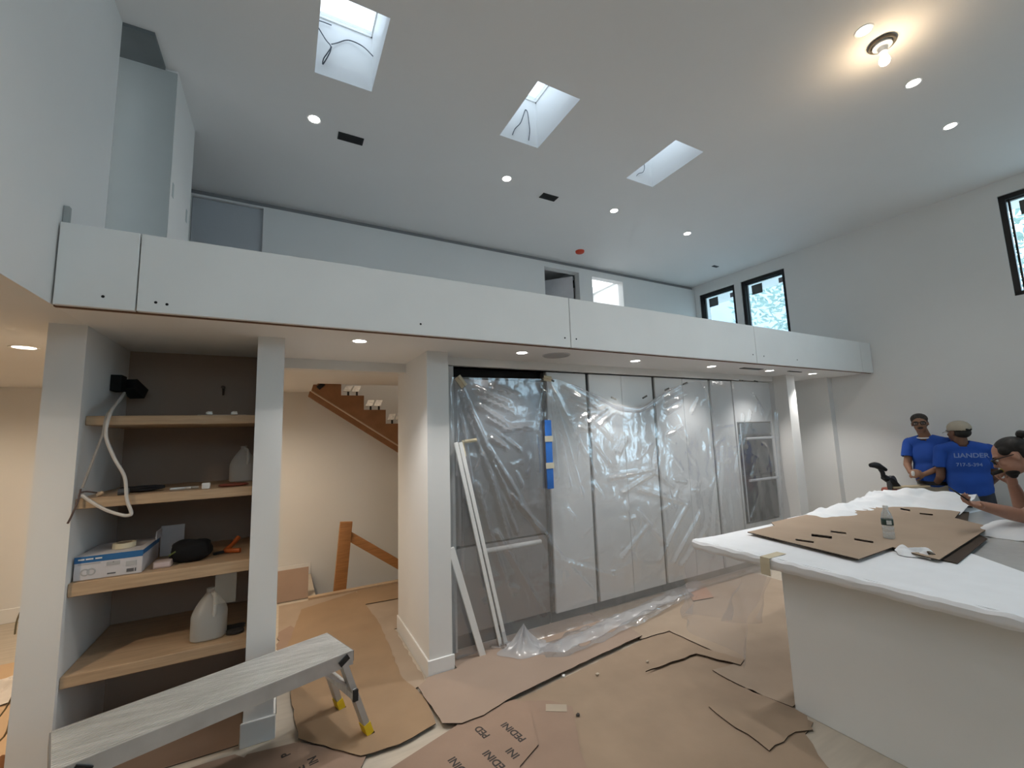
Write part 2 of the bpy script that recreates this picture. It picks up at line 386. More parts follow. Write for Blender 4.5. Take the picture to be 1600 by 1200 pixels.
for i,x in enumerate((.449,1.724,2.979,4.094,5.155,6.094)):
    downlight('recessed_light','round recessed soffit light '+pos[i],(x,3.0,ZS),'soffit lights under the loft',power=44)
pos = ['left of the black vents, above the loft','second from the left above the loft','third from the left above the loft','rightmost above the loft, near the windows']
for i,(x,y) in enumerate(((.162,3.61),(1.997,3.66),(3.478,3.68),(4.82,3.72))):
    downlight('recessed_light','recessed ceiling light '+pos[i],(x,y,H),'ceiling lights over the loft',power=10,cone=120)
pos = ['at the top edge of the photo','just left of the bare bulb','just right of the bare bulb','furthest right of the row by the bare bulb','added out of frame, third left of the bare bulb','added out of frame, fourth left of the bare bulb','added out of frame, fifth left of the bare bulb']
for i,(x,y) in enumerate(((2.70,1.05),(3.431,1.116),(4.334,1.16),(5.291,1.222),(1.85,1.0),(.95,1.0),(.05,1.0))):  # last three are unseen, added to brighten the left of the fascia
    downlight('recessed_light','recessed ceiling light '+pos[i],(x,y,H),'ceiling lights over the island',power=26,cone=130)
downlight('recessed_light','warm recessed light in the side room at the left',(-1.5,3.905,ZS),'warm lights',True,52,.055,160)
downlight('recessed_light','warm recessed light in the stair hall ceiling',(-.4,5.0,ZS),'warm lights',True,85,.05,160)
downlight('recessed_light','warm recessed light deeper in the side room',(-2.6,5.2,ZS),'warm lights',True,52,.05,160)
downlight('recessed_light','warm recessed light in the side room near the camera',(-1.7,1.9,ZS),'warm lights',True,62,.05,160)
downlight('recessed_light','warm light above the stairs',(1.3,5.9,H),'warm lights',True,25,.05,150)
# ------------------------------------------------------------------ tall kitchen cabinets
def cabinet(label, x0, x1, doors, z0=.10, z1=2.298):
    t = thing('tall_cabinet', label, 'cabinet', ((x0+x1)/2, 3.7, 0), 'tall white kitchen cabinets')
    MB().box(x0,x1,3.425,4.05,z0,z1).build('body', mat('cabinet_carcass',(.10,.10,.10),.6), t)
    MB().box(x0,x1,3.47,4.05,0,z0).build('plinth', mat('plinth_grey',(.10,.105,.11),.5), t)
    e = [x0+.016]+doors+[x1-.016]
    for a,b in zip(e,e[1:]): MB().box(a+.002,b-.002,3.40,3.422,z0,z1-.004).build('door', LACQ, t, bevel=.002, seg=1)
    return t
cabinet('single-door white cabinet beside the fridge', 2.20, 2.70, [])
cabinet('two-door white cabinet left of centre, behind film', 2.705, 3.62, [3.155])
cabinet('two-door white cabinet behind film, left of the oven units', 3.625, 4.56, [4.09])
cabinet('narrow white cabinet immediately left of the oven tower', 4.565, 5.0, [])
t = thing('oven_cabinet', 'white tower cabinet that holds the black wall oven', 'cabinet', (5.4,3.7,0))
MB().box(5.002,5.03,3.40,4.05,.1,2.298).box(5.74,5.79,3.40,4.05,.1,2.298).box(5.03,5.74,3.40,4.05,1.775,2.298).box(5.03,5.74,3.40,4.05,.1,.53).box(5.03,5.74,3.9,4.05,.53,1.775).build('body', LACQ, t)
MB().box(5.002,5.79,3.47,4.05,0,.1).build('plinth', MATS['plinth_grey'], t)
OVG = mat('black_oven_glass', (.02,.024,.03), .12)
t = thing('wall_oven', 'built-in black double wall oven with two pale bar handles', 'oven', (5.385,3.6,.54))
MB().box(5.04,5.73,3.41,3.85,.535,1.765).build('body', BLACK, t)
for z0,z1,hz in ((1.12,1.60,1.595),(.56,1.10,1.08)):
    d = MB().box(5.05,5.72,3.385,3.41,z0,z1).build('door', OVG, t, bevel=.004)
    MB().cyl((5.10,3.35,hz-.03),(5.68,3.35,hz-.03),.016,n=12).cyl((5.14,3.35,hz-.03),(5.14,3.39,hz-.03),.01,n=8).cyl((5.64,3.35,hz-.03),(5.64,3.39,hz-.03),.01,n=8).build('handle', mat('wrapped_handle',(.6,.63,.66),.4), d, smooth=True)
MB().box(5.05,5.72,3.385,3.41,1.62,1.755).build('control_panel', mat('oven_panel',(.10,.13,.15),.2), t)
for x in (5.052,5.702): MB().box(x,x+.016,3.378,3.386,.56,1.75).build('edge_strip', MATS['wrapped_handle'], t)
# fridge
t = thing('fridge', 'tall stainless built-in fridge behind clear plastic film', 'fridge', (1.72,3.7,0))
MB().box(1.262,2.19,3.50,4.08,.02,2.30).build('body', BLACK, t)
d = MB().box(1.268,2.185,3.45,3.50,.80,2.205).build('door', STEEL, t, bevel=.004)
d = MB().box(1.268,2.185,3.45,3.50,.11,.785).build('drawer', mat('protective_film_steel',(.33,.31,.30),.45,.04,4), t, bevel=.004)
MB().cyl((1.50,3.40,.745),(2.08,3.40,.745),.02,n=12).cyl((1.54,3.40,.745),(1.54,3.46,.745),.01,n=8).cyl((2.04,3.40,.745),(2.04,3.46,.745),.01,n=8).build('handle', WHITEPL, d, smooth=True)
MB().box(1.268,2.185,3.47,3.51,2.215,2.298).build('vent_grille', DARK, t)
for x in (1.285,2.15): MB().cyl((x,3.44,.795),(x+.03,3.44,.80),.012,n=8).build('hinge', BLACK, t)
MB().box(1.268,2.185,3.47,3.52,.0,.10).build('plinth', DARK, t)
MB().box(1.195,1.258,3.36,3.40,0,2.3).build('filler', mat('grey_filler',(.50,.51,.51),.5), t)

# ------------------------------------------------------------------ plastic film over the cabinets
def interp(x, tab):
    if x <= tab[0][0]: return tab[0][1]
    for (a,b),(c,d) in zip(tab,tab[1:]):
        if x <= c: return b+(d-b)*(x-a)/(c-a)
    return tab[-1][1]
TOP = [(1.22,2.20),(1.6,2.205),(2.1,2.215),(2.3,2.215),(2.55,2.14),(2.75,2.07),(3.0,1.965),(3.3,1.94),(3.55,2.04),(3.75,2.14),(4.1,2.24),(4.6,2.27),(5.75,2.28)]
FR = [(1.22,3.27),(1.45,3.30),(1.6,3.22),(1.75,3.05),(1.96,2.93),(2.3,2.97),(2.95,3.09),(3.5,3.19),(3.95,3.27),(4.3,3.30),(5.75,3.30)]
rnd = random.Random(5)
FOLD = []   # (x0,z0,x1,z1,width,height)
for k,(dx,dz) in enumerate(((.05,-1.0),(.12,-.95),(.30,-.9),(.42,-.85),(.5,-1.1),(.02,-1.6),(.18,-1.7))): FOLD.append((1.26,2.2,1.26+dx,2.2+dz,.013,.035))
for k,(dx,dz) in enumerate(((-.04,-.5),(-.12,-.45),(-.02,-.8),(.06,-.9),(.2,-1.0),(.34,-1.1),(.5,-.9))): FOLD.append((2.17,2.2,2.17+dx,2.2+dz,.014,.03))
for a in (((1.45,2.1,1.75,1.98)),((1.5,2.02,1.8,1.9)),((1.47,1.96,1.8,1.75)),((1.6,2.12,1.85,2.05)),((1.55,1.85,1.75,1.74)),((1.58,1.68,1.72,1.6)),((1.7,1.75,2.0,1.78))): FOLD.append((*a,.02,.03))
for a in (((1.55,1.6,2.2,.55)),((1.42,1.3,1.7,.35)),((1.5,1.55,1.85,.3)),((1.75,1.2,2.5,.3)),((1.6,.9,2.0,.2)),((2.2,.6,2.8,.35)),((2.1,.75,2.6,.2))): FOLD.append((*a,.016,.028))
for a in (((2.35,2.12,2.7,2.0)),((2.4,2.03,2.75,1.95)),((2.45,1.95,2.8,1.9)),((2.5,1.85,2.9,1.95)),((2.6,1.8,2.95,1.98)),((2.75,1.78,3.0,1.93)),((2.5,1.75,2.7,1.74))): FOLD.append((*a,.018,.03))
for a in (((3.7,2.05,4.0,2.17)),((3.7,1.98,4.05,2.1)),((3.72,1.9,3.95,1.98)),((4.1,1.9,4.25,2.05)),((3.7,1.65,3.95,1.75)),((3.0,1.5,3.1,1.62)),((2.85,1.25,3.45,1.3)),((3.0,1.1,3.5,1.28)),((3.4,1.3,3.7,1.1)),((3.2,1.12,3.9,.9))): FOLD.append((*a,.016,.026))
for a in (((4.35,.25,4.6,1.5)),((4.2,.3,4.5,1.3)),((3.4,.4,3.9,.9)),((3.6,.35,4.1,.8)),((3.7,.3,4.2,.62)),((5.3,2.1,5.5,1.9)),((5.2,1.9,5.0,1.5)),((5.05,1.85,4.8,1.2)),((5.75,1.9,5.6,.5)),((3.5,.55,3.2,.9)),((2.9,.5,3.3,.75))): FOLD.append((*a,.018,.03))
for k in range(90):
    x = rnd.uniform(1.4,5.6); z = rnd.uniform(.3,2.0); a = rnd.uniform(0,math.pi); l = rnd.uniform(.1,.35)
    FOLD.append((x,z,x+l*math.cos(a),z+l*math.sin(a),rnd.uniform(.009,.014),rnd.uniform(.007,.02)))
def fold(x, z):
    s = 0
    for x0,z0,x1,z1,w,h in FOLD:
        if abs(x-(x0+x1)/2) > abs(x1-x0)/2+.08 or abs(z-(z0+z1)/2) > abs(z1-z0)/2+.08: continue
        dx,dz = x1-x0,z1-z0; t = ((x-x0)*dx+(z-z0)*dz)/(dx*dx+dz*dz)
        tt = min(1,max(0,t)); e = math.hypot(x-x0-tt*dx, z-z0-tt*dz)
        s = max(s, h*math.exp(-(e/w)**2)*(1-.55*tt))
    return s
def fpt(u, v):
    x = 1.215+u*(5.765-1.215); zt = interp(x,TOP); yf = interp(x,FR); fl_ = max(0, 3.28-yf)
    Lz = zt; Lf = fl_+.04; s = v*(Lz+Lf)
    n = noise.noise((x*3,v*4,2.1))*.012+noise.noise((x*9,v*11,5.1))*.006
    if s < Lz:
        z = zt-s; k = z/zt
        y = 3.335-.055*(1-k)**2-.01+n-fold(x,z)*min(1,(1-k)*14+.15)
        y = min(y, 3.372 if x > 2.2 else 3.39)
        if z < .25: y -= (.25-z)**2*1.2*(fl_ > .05)
        return Vector((x+noise.noise((x*2,z*2,9))*.012, y, max(.03,z)))
    q = (s-Lz)/Lf
    yy = 3.335-.065-.075*(fl_ > .05)-q*max(.0,fl_)
    return Vector((x+noise.noise((x*4,q*3,9))*.03, yy+n*.5, .026+max(0,.03*noise.noise((x*7,q*4,1.3))+.012*math.sin(q*9+x*5)+.012)))
FILM = film('clear_poly_film', (.98,.985,1.0), .825, .16, (.88,.89,.90), .55, .3, 9.0)
sh = MB().grid(fpt, 300, 130).build('plastic_sheet', FILM, None, smooth=True)
tag(sh, 'crumpled clear plastic sheet hung over the fridge and tall cabinets', 'plastic sheet')
MB().tube([(2.45,3.33,2.17),(2.75,3.32,2.06),(3.0,3.31,1.955),(3.3,3.31,1.93),(3.55,3.32,2.03),(3.8,3.33,2.15),(4.1,3.335,2.235)], .02, 10, rad=lambda t: .008+.026*math.exp(-((t-.42)/.22)**2)+.004*math.sin(t*40)).build('rolled_hem', FILM, sh, smooth=True)
# bunched corner of film on the floor near the boards
def bun(u, v):
    a = u*2*math.pi; r = v
    x = 1.72+.20*r*math.cos(a)*(1+.2*math.sin(3*a)); y = 3.12+.13*r*math.sin(a)
    h = .15*max(0,(1-r))**1.6*(1+.35*math.sin(5*a+2)) + .02*noise.noise((x*14,y*14,0))*(1-r)
    return Vector((x, y, .036+max(0,h)))
MB().grid(bun, 40, 14).build('bunched_corner', film('milky_film',(.95,.97,1),.52,.25,(.85,.86,.88),.25), sh, smooth=True)
def trail(u, v):
    x = 1.62+u*2.45; yf = interp(x,FR); y = yf+.16*(1-v)-.01*math.sin(x*17)+.012*noise.noise((x*6,v*3,4))
    return Vector((x, y, .034+.022*math.sin(math.pi*v)*(1+noise.noise((x*8,v*2,3)))+.01*max(0,noise.noise((x*19,v*5,3)))))
MB().grid(trail, 110, 12).build('trailing_fold', MATS['milky_film'], sh, smooth=True)
# dark clips / tape bits on the film
for x,z,a in ((2.2,2.205,-.4),(3.38,2.06,.4),(3.72,2.15,.35),(4.02,2.225,.3),(5.05,2.29,0),(5.35,2.29,-.1),(2.95,2.04,-.3)):
    q = MB(); q.bar((x-.035*math.cos(a),3.30,z-.035*math.sin(a)),(x+.035*math.cos(a),3.30,z+.035*math.sin(a)),.008,.016); q.build('clip', mat('grey_tape',(.13,.13,.12),.6), sh)
for (x0,z0,x1,z1,w_) in ((1.27,2.20,1.33,2.12,.06),(1.30,1.66,1.43,1.675,.03),(1.29,1.66,1.31,1.54,.05),(2.12,2.22,2.2,2.21,.05)):
    q = MB(); q.bar((x0,3.30,z0),(x1,3.295,z1),.004,w_,upv=(0,1,0)); q.bar((x0,3.30,z0),(x1,3.295,z1),w_,.004,upv=(0,1,0)); q.build('masking_tape', BRASS, sh)
# blue strip taped to the cabinet edge
b = tag(MB().box(2.105,2.172,3.285,3.297,1.215,1.83).build('blue_strip', mat('blue_foam',(.03,.16,.56),.6,.08,6), None, bevel=.003), 'upright blue strip taped between the fridge and cabinet', 'strip')
for z in (1.66,1.42): MB().box(2.095,2.18,3.281,3.285,z-.026,z+.026).build('tape', mat('cream_tape',(.55,.53,.42),.7), b)
# white boards leaning against the fridge opening
def lean(label, p, q, w1=.018, w2=.055, seglines=True):
    t = MB(); t.bar(p,q,w1,w2,upv=(0,1,0)); o = t.build('trim_board', TRIMP, None, bevel=.002, seg=1)
    tag(o, label, 'board', 'white trim boards leaning by the fridge'); return o
lean('short white trim board leaning against the passage pillar', (1.41,3.225,.02), (1.165,3.225,.86), .05,.02)
lean('long white trim board leaning before the fridge, left of a pair', (1.585,3.27,.04), (1.235,3.27,1.66), .03,.018)
lean('long white trim board leaning before the fridge, right of a pair', (1.635,3.275,.04), (1.275,3.275,1.66), .03,.018)

# ------------------------------------------------------------------ shelves in the niche
for i,(z0,z1,lab) in enumerate(((1.832,1.884,'top oak shelf in the niche'),(1.388,1.442,'second oak shelf from the top in the niche'),(.945,1.012,'third oak shelf down, with the white box'),(.505,.562,'lowest oak shelf in the niche, with the milk jug'))):
    o = MB().box(-.953,-.152,3.17 if i < 1 else 3.13,3.848,z0,z1).build('shelf', OAK, None, bevel=.003, seg=1)
    tag(o, lab, 'shelf', 'floating oak shelves')
# junction box and cables
t = thing('junction_box', 'open black electrical box on the niche side wall', 'electrical box', (-.955,3.56,2.10))
MB().box(-.953,-.90,3.50,3.60,2.06,2.16).build('box', DARK, t); q = MB(); q.bar((-.90,3.62,2.12),(-.86,3.72,2.06),.09,.07); q.build('cover', BLACK, t)
CABLE = mat('white_cable',(.62,.58,.54),.5)
tag(MB().tube([(-.895,3.55,2.05),(-.865,3.36,1.99),(-.846,3.15,1.90),(-.851,3.125,1.775),(-.809,3.12,1.652),(-.757,3.115,1.544),(-.737,3.10,1.425),(-.713,3.095,1.352),(-.722,3.095,1.338),(-.75,3.095,1.342),(-.814,3.10,1.372),(-.88,3.11,1.42),(-.925,3.115,1.462)],.0085,8).build('cable',CABLE,None,smooth=True),'thick white cable looping down from the electrical box','cable')
tag(MB().tube([(-.895,3.58,2.04),(-.875,3.40,1.98),(-.86,3.15,1.89),(-.865,3.125,1.78),(-.89,3.12,1.66),(-.925,3.115,1.50)],.006,8).build('cable',mat('grey_cable',(.36,.33,.30),.5),None,smooth=True),'thin grey cable hanging straight to the second shelf','cable')
tag(MB().tube([(-.93,3.112,1.495),(-.935,3.10,1.43),(-.945,3.07,1.36),(-.95,3.05,1.33)],.005,6).tube([(-.93,3.112,1.475),(-.91,3.12,1.478),(-.875,3.15,1.466)],.004,6).build('wire_ends',mat('dark_wire',(.10,.06,.05),.5),None,smooth=True),'dark stripped wire ends at the second shelf','wire')
tag(MB().cyl((-.885,3.19,1.452),(-.86,3.19,1.462),.014,.010,10).build('wire_nut',mat('tan_nut',(.62,.45,.30),.5),None,smooth=True),'small tan wire nut on the second shelf','wire nut')
# white carton with a blue band
BOXW = mat('white_carton',(.62,.60,.62),.6,.03,10); BLUE = mat('blue_print',(.03,.14,.34),.5); INK = mat('dark_print',(.12,.12,.13),.6); PALEINK = mat('pale_print',(.45,.45,.46),.6)
t = thing('product_box','white cardboard box with a blue top band, on the third shelf','box',(-.79,3.33,1.012))
MB().box(-.945,-.665,3.16,3.52,1.014,1.135).build('carton',BOXW,t,bevel=.002,seg=1)
MB().box(-.9455,-.6645,3.1585,3.1602,1.103,1.1355).build('blue_band',BLUE,t); MB().box(-.6652,-.6635,3.16,3.52,1.11,1.1355).build('blue_band',BLUE,t)
for x0,x1,z0,z1 in ((-.93,-.905,1.117,1.124),(-.90,-.87,1.117,1.124),(-.862,-.835,1.117,1.124)): MB().box(x0,x1,3.157,3.1585,z0,z1).build('print',WHITEPL,t)
for x0,x1,z0,z1,mm in ((-.93,-.84,1.094,1.098,PALEINK),(-.815,-.76,1.075,1.095,PALEINK),(-.79,-.785,1.088,1.094,INK),(-.735,-.69,1.06,1.085,PALEINK),(-.81,-.775,1.030,1.036,INK),(-.73,-.70,1.028,1.045,INK),(-.695,-.69,1.028,1.045,INK)): MB().box(x0,x1,3.1578,3.1602,z0,z1).build('print',mm,t)
q = MB()
for cx in (-.90,-.875): q.lathe((cx,3.1585,1.055),[(.012,0),(.015,-.0012),(.019,0)],16,axis=(0,1,0))
q.build('print',PALEINK,t)
t = thing('carton_lid','open white carton flap standing behind the box','box',(-.6,3.5,1.012)); MB().box(-.66,-.54,3.53,3.545,1.014,1.20).build('flap',BOXW,t); MB().box(-.66,-.655,3.4,3.53,1.14,1.19).build('side_flap',BOXW,t)
t = thing('tape_roll','roll of cream masking tape lying on the white box','tape',(-.78,3.30,1.137))
MB().lathe((-.78,3.30,1.137),[(.035,0),(.052,0),(.052,.028),(.035,.028),(.035,0)],28).build('roll',mat('cream_roll',(.70,.62,.44),.6),t,smooth=True); MB().lathe((-.78,3.30,1.1375),[(.033,0),(.0352,0),(.0352,.0275),(.033,.0275),(.033,0)],28).build('core',CARD,t,smooth=True)
def blobby(name, c, rad, m, sq=2.8, nz=.12, seed=1, nu=24, nv=14, flat=True):
    def f(u, v):
        a = u*2*math.pi; b = (v-.5)*math.pi
        sp = lambda w: math.copysign(abs(w)**(2/sq), w)
        p = Vector((sp(math.cos(b))*sp(math.cos(a)), sp(math.cos(b))*sp(math.sin(a)), sp(math.sin(b))))
        k = 1+nz*noise.noise(p*1.7+Vector((seed*3.1,0,0)))
        return Vector((c[0]+p.x*rad[0]*k, c[1]+p.y*rad[1]*k, c[2]+p.z*rad[2]*(k if p.z > 0 else 1)))
    return MB().grid(f, nu, nv)
t = thing('tool_pouch','black soft tool pouch on the third shelf, right of the box','pouch',(-.47,3.30,1.012))
blobby('b',(-.465,3.30,1.075),(.10,.07,.062),0,3.2,.2,3).build('bag',mat('black_fabric',(.004,.004,.005),.85),t,smooth=True); q = MB(); q.bar((-.56,3.24,1.07),(-.53,3.235,1.09),.02,.008); q.build('zip_pull',mat('olive',(.10,.12,.03),.6),t)
tag(MB().box(-.625,-.545,3.20,3.27,1.013,1.05).build('parts_box',mat('tan_card',(.45,.36,.33),.7),None,bevel=.002),'small pale parts box between the carton and the pouch','box')
MB().box(-.62,-.55,3.1985,3.2,1.022,1.044).build('label_sticker',mat('pink_label',(.62,.52,.52),.6),bpy.data.objects['parts_box'])
t = thing('pliers','orange-handled tool lying on the third shelf by the column','tool',(-.25,3.38,1.013))
MB().tube([(-.30,3.38,1.03),(-.27,3.42,1.05),(-.235,3.46,1.09)],.014,8).build('handle',mat('orange_grip',(.45,.10,.02),.5),t,smooth=True); MB().tube([(-.30,3.38,1.03),(-.26,3.35,1.03),(-.215,3.33,1.03)],.014,8).build('handle',MATS['orange_grip'],t,smooth=True)
q = MB(); q.bar((-.36,3.36,1.022),(-.295,3.38,1.026),.02,.014); q.build('jaw',BLACK,t)
# milk jugs
JUG = film('jug_plastic',(.95,.96,.97),.35,.35,(.85,.85,.83),.10)
def jug(label, c, s, jug_g='plastic jugs'):
    t = thing('plastic_jug', label, 'jug', c, jug_g); x,y,z = c
    def f(u, v):
        a = u*2*math.pi; zz = v*.25*s
        r = .088 if v < .5 else .088*(1-((v-.5)/.5)**1.5)+.02*((v-.5)/.5)**1.5
        if v < .04: r *= .85+.15*v/.04
        sq = 3.2 if v < .6 else 3.2-1.2*(v-.6)/.4
        k = (abs(math.cos(a))**sq+abs(math.sin(a))**sq)**(-1/sq)
        return Vector((x+r*s*k*math.cos(a), y+r*s*k*math.sin(a), z+.002+zz))
    b = MB().grid(f, 36, 24); b.build('body', JUG, t, smooth=True)
    MB().lathe((x,y,z+.25*s),[(.019*s,0),(.021*s,.004),(.021*s,.022*s),(.017*s,.024*s)],20).build('neck', JUG, t, smooth=True)
    MB().tube([(x+.012*s,y-.02*s,z+.255*s),(x+.03*s,y-.062*s,z+.235*s),(x+.034*s,y-.082*s,z+.18*s),(x+.03*s,y-.076*s,z+.13*s)],.011*s,8).build('handle', mat('jug_handle',(.60,.60,.58),.4), t, smooth=True)
    return t
j = jug('translucent plastic jug with a loop handle on the lowest shelf', (-.355,3.28,.562), 1.02)
MB().lathe((-.355,3.28,.566),[(.0,0),(.066,0),(.068,.09),(0,.09)],24).build('water', film('jug_water',(.92,.93,.9),.55,.1,(.5,.5,.46),.1), j, smooth=True)
jug('faint translucent jug at the right end of the second shelf', (-.235,3.58,1.442), .9)
tag(MB().box(-.32,-.215,3.135,3.14,.78,1.0).build('plastic_bag', film('bag_film',(.95,.95,.93),.78,.4,(.7,.67,.62),.1), None), 'thin clear plastic bag hanging from the third shelf', 'plastic bag')
# loose things on shelves
tag(blobby('t',(-.72,3.30,1.462),(.10,.05,.018),0,2.5,.3,8).build('black_glove',mat('black_cloth',(.01,.01,.012),.8),None,smooth=True),'black work glove lying on the second shelf','glove')
tag(MB().cyl((-.79,3.15,1.462),(-.745,3.165,1.462),.018,n=14).build('tape_measure_reel',mat('grey_reel',(.08,.08,.085),.5),None,smooth=True),'dark grey reel at the front of the second shelf','reel')
q = MB(); q.bar((-.575,3.22,1.452),(-.44,3.25,1.452),.022,.014); q.bar((-.56,3.25,1.450),(-.47,3.22,1.450),.012,.012); tag(q.build('chisel',mat('bright_tool',(.55,.53,.50),.3,metal=.6),None,bevel=.002),'small metal tool lying on the second shelf','tool')
tag(MB().box(-.415,-.375,3.17,3.21,1.443,1.478).build('plaster_block',WHITEPL,None,bevel=.006),'small white block at the front of the second shelf','block')
tag(blobby('r',(-.26,3.24,1.452),(.08,.04,.010),0,3,.1,4).build('sanding_pad',mat('red_brown_pad',(.19,.05,.03),.8),None,smooth=True),'dark red sanding pad on the second shelf','pad')
o = tag(MB().box(-.46,-.21,3.21,3.25,1.8845,1.889).build('paint_stick',mat('pale_stick',(.68,.62,.52),.6),None),'thin pale stick lying on the top shelf','stick')
for x,lab in ((-.40,'left'),(-.27,'right')): tag(blobby('w',(x,3.20,1.897),(.018,.016,.012),0,2.4,.3,2).build('plaster_lump',WHITEPL,None,smooth=True),'small white lump at the %s on the top shelf' % lab,'lump','white lumps on the top shelf')
for k,(x,y,l) in enumerate(((-.24,3.32,.09),(-.22,3.24,.06))): tag(blobby('d',(x,y,.575),(l*.8,.03,.012),0,3,.2,k).build('dark_rag',mat('dark_rag',(.03,.026,.024),.9),None,smooth=True),['larger dark rag on the lowest shelf by the column','smaller dark rag at the front of the lowest shelf'][k],'rag')
# two screws fixed in the niche back wall
tag(MB().cyl((-.40,3.849,2.13),(-.40,3.80,2.13),.012,n=10).cyl((-.395,3.82,2.13),(-.395,3.80,2.07),.006,n=8).build('wall_stub',mat('stub_brown',(.12,.08,.06),.6),None),'small dark pipe stub on the niche back wall','pipe stub')

# ------------------------------------------------------------------ stairs seen through the doorway
t = thing('staircase','brown zigzag stair stringers with bare tread brackets, in the hall','stairs',(1.3,5.9,0))
rise,run = .176,.265
pts = [(.36,2.40)]; x,z = .617,2.40
pts = [(.29,2.305),(.36,2.56),(.617,2.56),(.617,2.252)]
x,z = .617,2.252
for k in range(7):
    pts.append((x+run,z)); x += run; z -= rise; pts.append((x,z))
pts += [(x+.12,z),(x+.12,2.305-.668*(x+.12-.29))]
def stringer(y0,y1,m):
    q = MB(); q.prism([(a,b) for a,b in pts], 0, 1)
    q.v = [Vector((v.x, y0+(y1-y0)*v.z, v.y)) for v in q.v]; return q
stringer(5.50,5.54,0).build('stringer',STRW,t)
stringer(6.25,6.29,0).build('stringer',STRW,t)
slope = (pts[-1][1]-pts[0][1])/(pts[-1][0]-pts[0][0])
q = MB(); q.bar((.29,5.52,2.298),(pts[-1][0],5.52,pts[-1][1]-.005),.06,.012); q.build('bottom_edge',mat('pale_edge',(.55,.42,.30),.6),t)
x,z = .617,2.252
GAL = mat('galvanised_plate',(.50,.47,.44),.45,.25,30,metal=.3)
for k in range(6):
    for dx in (.075,.175):
        pv = [(x+dx-.055,5.50,z+.045),(x+dx+.025,5.50,z+.045),(x+dx+.07,5.60,z+.125),(x+dx-.01,5.60,z+.125)]
        b = MB().add([Vector(q_) for q_ in pv]+[Vector(q_)+Vector((0,-.006,.004)) for q_ in pv],[(0,1,2,3),(7,6,5,4),(0,4,5,1),(1,5,6,2),(2,6,7,3),(3,7,4,0)])
        br = b.build('tread_bracket',GAL,t); MB().cyl((x+dx+.01,5.53,z),(x+dx+.01,5.53,z+.06),.012,n=8).build('bolt',BLACK,br)
    x += run; z -= rise
q = MB(); q.bar((.36,5.50,2.33),(.42,5.50,2.39),.03,.05); q.build('hanger',BLACK,t)
t = thing('newel_post','amber wooden newel post with a sloping hand rail, by the stairwell','hand rail',(.62,5.46,0))
q = MB(); q.bar((.628,5.46,.0),(.69,5.46,.765),.135,.05,upv=(0,1,0)); q.build('post',PINE,t,bevel=.004)
q = MB(); q.bar((.72,5.47,.60),(2.0,5.47,-.32),.10,.04,upv=(0,1,0)); q.v = q.v; q.build('rail',PINE,t,bevel=.004)
struct('trim_4', MB().box(.30,2.6,5.36,5.43,.001,.022), mat('pale_nosing',(.52,.38,.25),.5,.1,6,stretch=(1,12,1)))
q = MB(); q.bar((.14,5.44,.012),(.14,5.56,.30),.33,.008,upv=(1,0,0)); 
q = MB().add([(-.02,5.42,.012),(.30,5.42,.012),(.31,5.60,.29),(-.02,5.60,.29),(-.02,5.43,.012),(.30,5.43,.012),(.31,5.61,.29),(-.02,5.61,.29)],[(0,1,2,3),(7,6,5,4),(0,4,5,1),(1,5,6,2),(2,6,7,3),(3,7,4,0)])
tag(q.build('leaning_cardboard',CARD2,None),'reddish cardboard sheet leaning at the end of the hall','cardboard')

# ------------------------------------------------------------------ cardboard laid on the floor
ZC = [.003]
LEV = {1:0,3:0,4:0,5:1,6:1,7:2,8:1,9:0,10:1,11:0,12:1,13:3,14:2,15:1,16:2,17:2,18:1}
def sheet(label, poly, m, gap=.002, thick=.005, wob=0, seed=1, name='cardboard_sheet', holes=()):
    z0 = .0015+LEV[seed]*.0085; thick = .005
    P = []
    rr = random.Random(seed)
    for i in range(len(poly)):
        a,b = Vector(poly[i]),Vector(poly[(i+1)%len(poly)]); n = max(1,int((b-a).length/.06)); pr_ = Vector((-(b-a).y,(b-a).x)).normalized()
        for k in range(n):
            p = a+(b-a)*k/n
            if wob and k: p = p+pr_*rr.uniform(-wob,wob)
            P.append((p.x,p.y))
    q = MB().prism(P, z0, z0+thick, holes=holes)
    for i,f in enumerate(q.f):
        zz = [q.v[k].z for k in f]
        q.m[i] = 0 if max(zz)-min(zz) < 1e-6 else 1
    o = q.build(name,[m,CARDE],None); o['top'] = z0+thick
    return tag(o,label,'cardboard','cardboard sheets protecting the floor')
sheet('brown paper covering the side room floor',[(-4.5,2.6),(-1.14,2.6),(-1.14,4.3),(-1.4,4.35),(-1.45,5.2),(-4.5,5.2)],mat('tan_paper',(.60,.42,.26),.8,.06,2),name='floor_paper')
sheet('brown sheet lying on the niche floor',[(-.95,3.10),(-.17,3.10),(-.17,3.84),(-.95,3.84)],CARD2,seed=3)
sheet('amber cardboard at the end of the stair hall',[(.02,4.0),(.95,4.12),(1.5,4.12),(1.5,5.34),(.02,5.34)],CARD3,seed=4)
sheet('wood-toned plank sheet at the stairwell edge',[(.72,4.86),(1.5,4.80),(1.5,5.30),(.80,5.33)],CARD4,.004,.008,seed=5)
sheet('pale torn cardboard along the passage wall',[(.70,3.0),(.93,3.14),(.94,4.2),(.93,4.7),(.78,4.72)],CARD3,seed=6,wob=.012)
sheet('dark brown runner cardboard through the doorway',[(.13,2.95),(.42,2.62),(.62,2.60),(.85,2.66),(.87,2.95),(.80,3.25),(.84,4.25),(.78,5.28),(.22,5.05),(.08,4.2),(.1,3.5)],CARD4,seed=7,wob=.006)
sheet('crumpled cardboard scraps left of the runner',[(.02,3.98),(.14,4.0),(.2,4.5),(.12,4.7),(.02,4.6)],CARD2,.006,.006,wob=.015,seed=8)
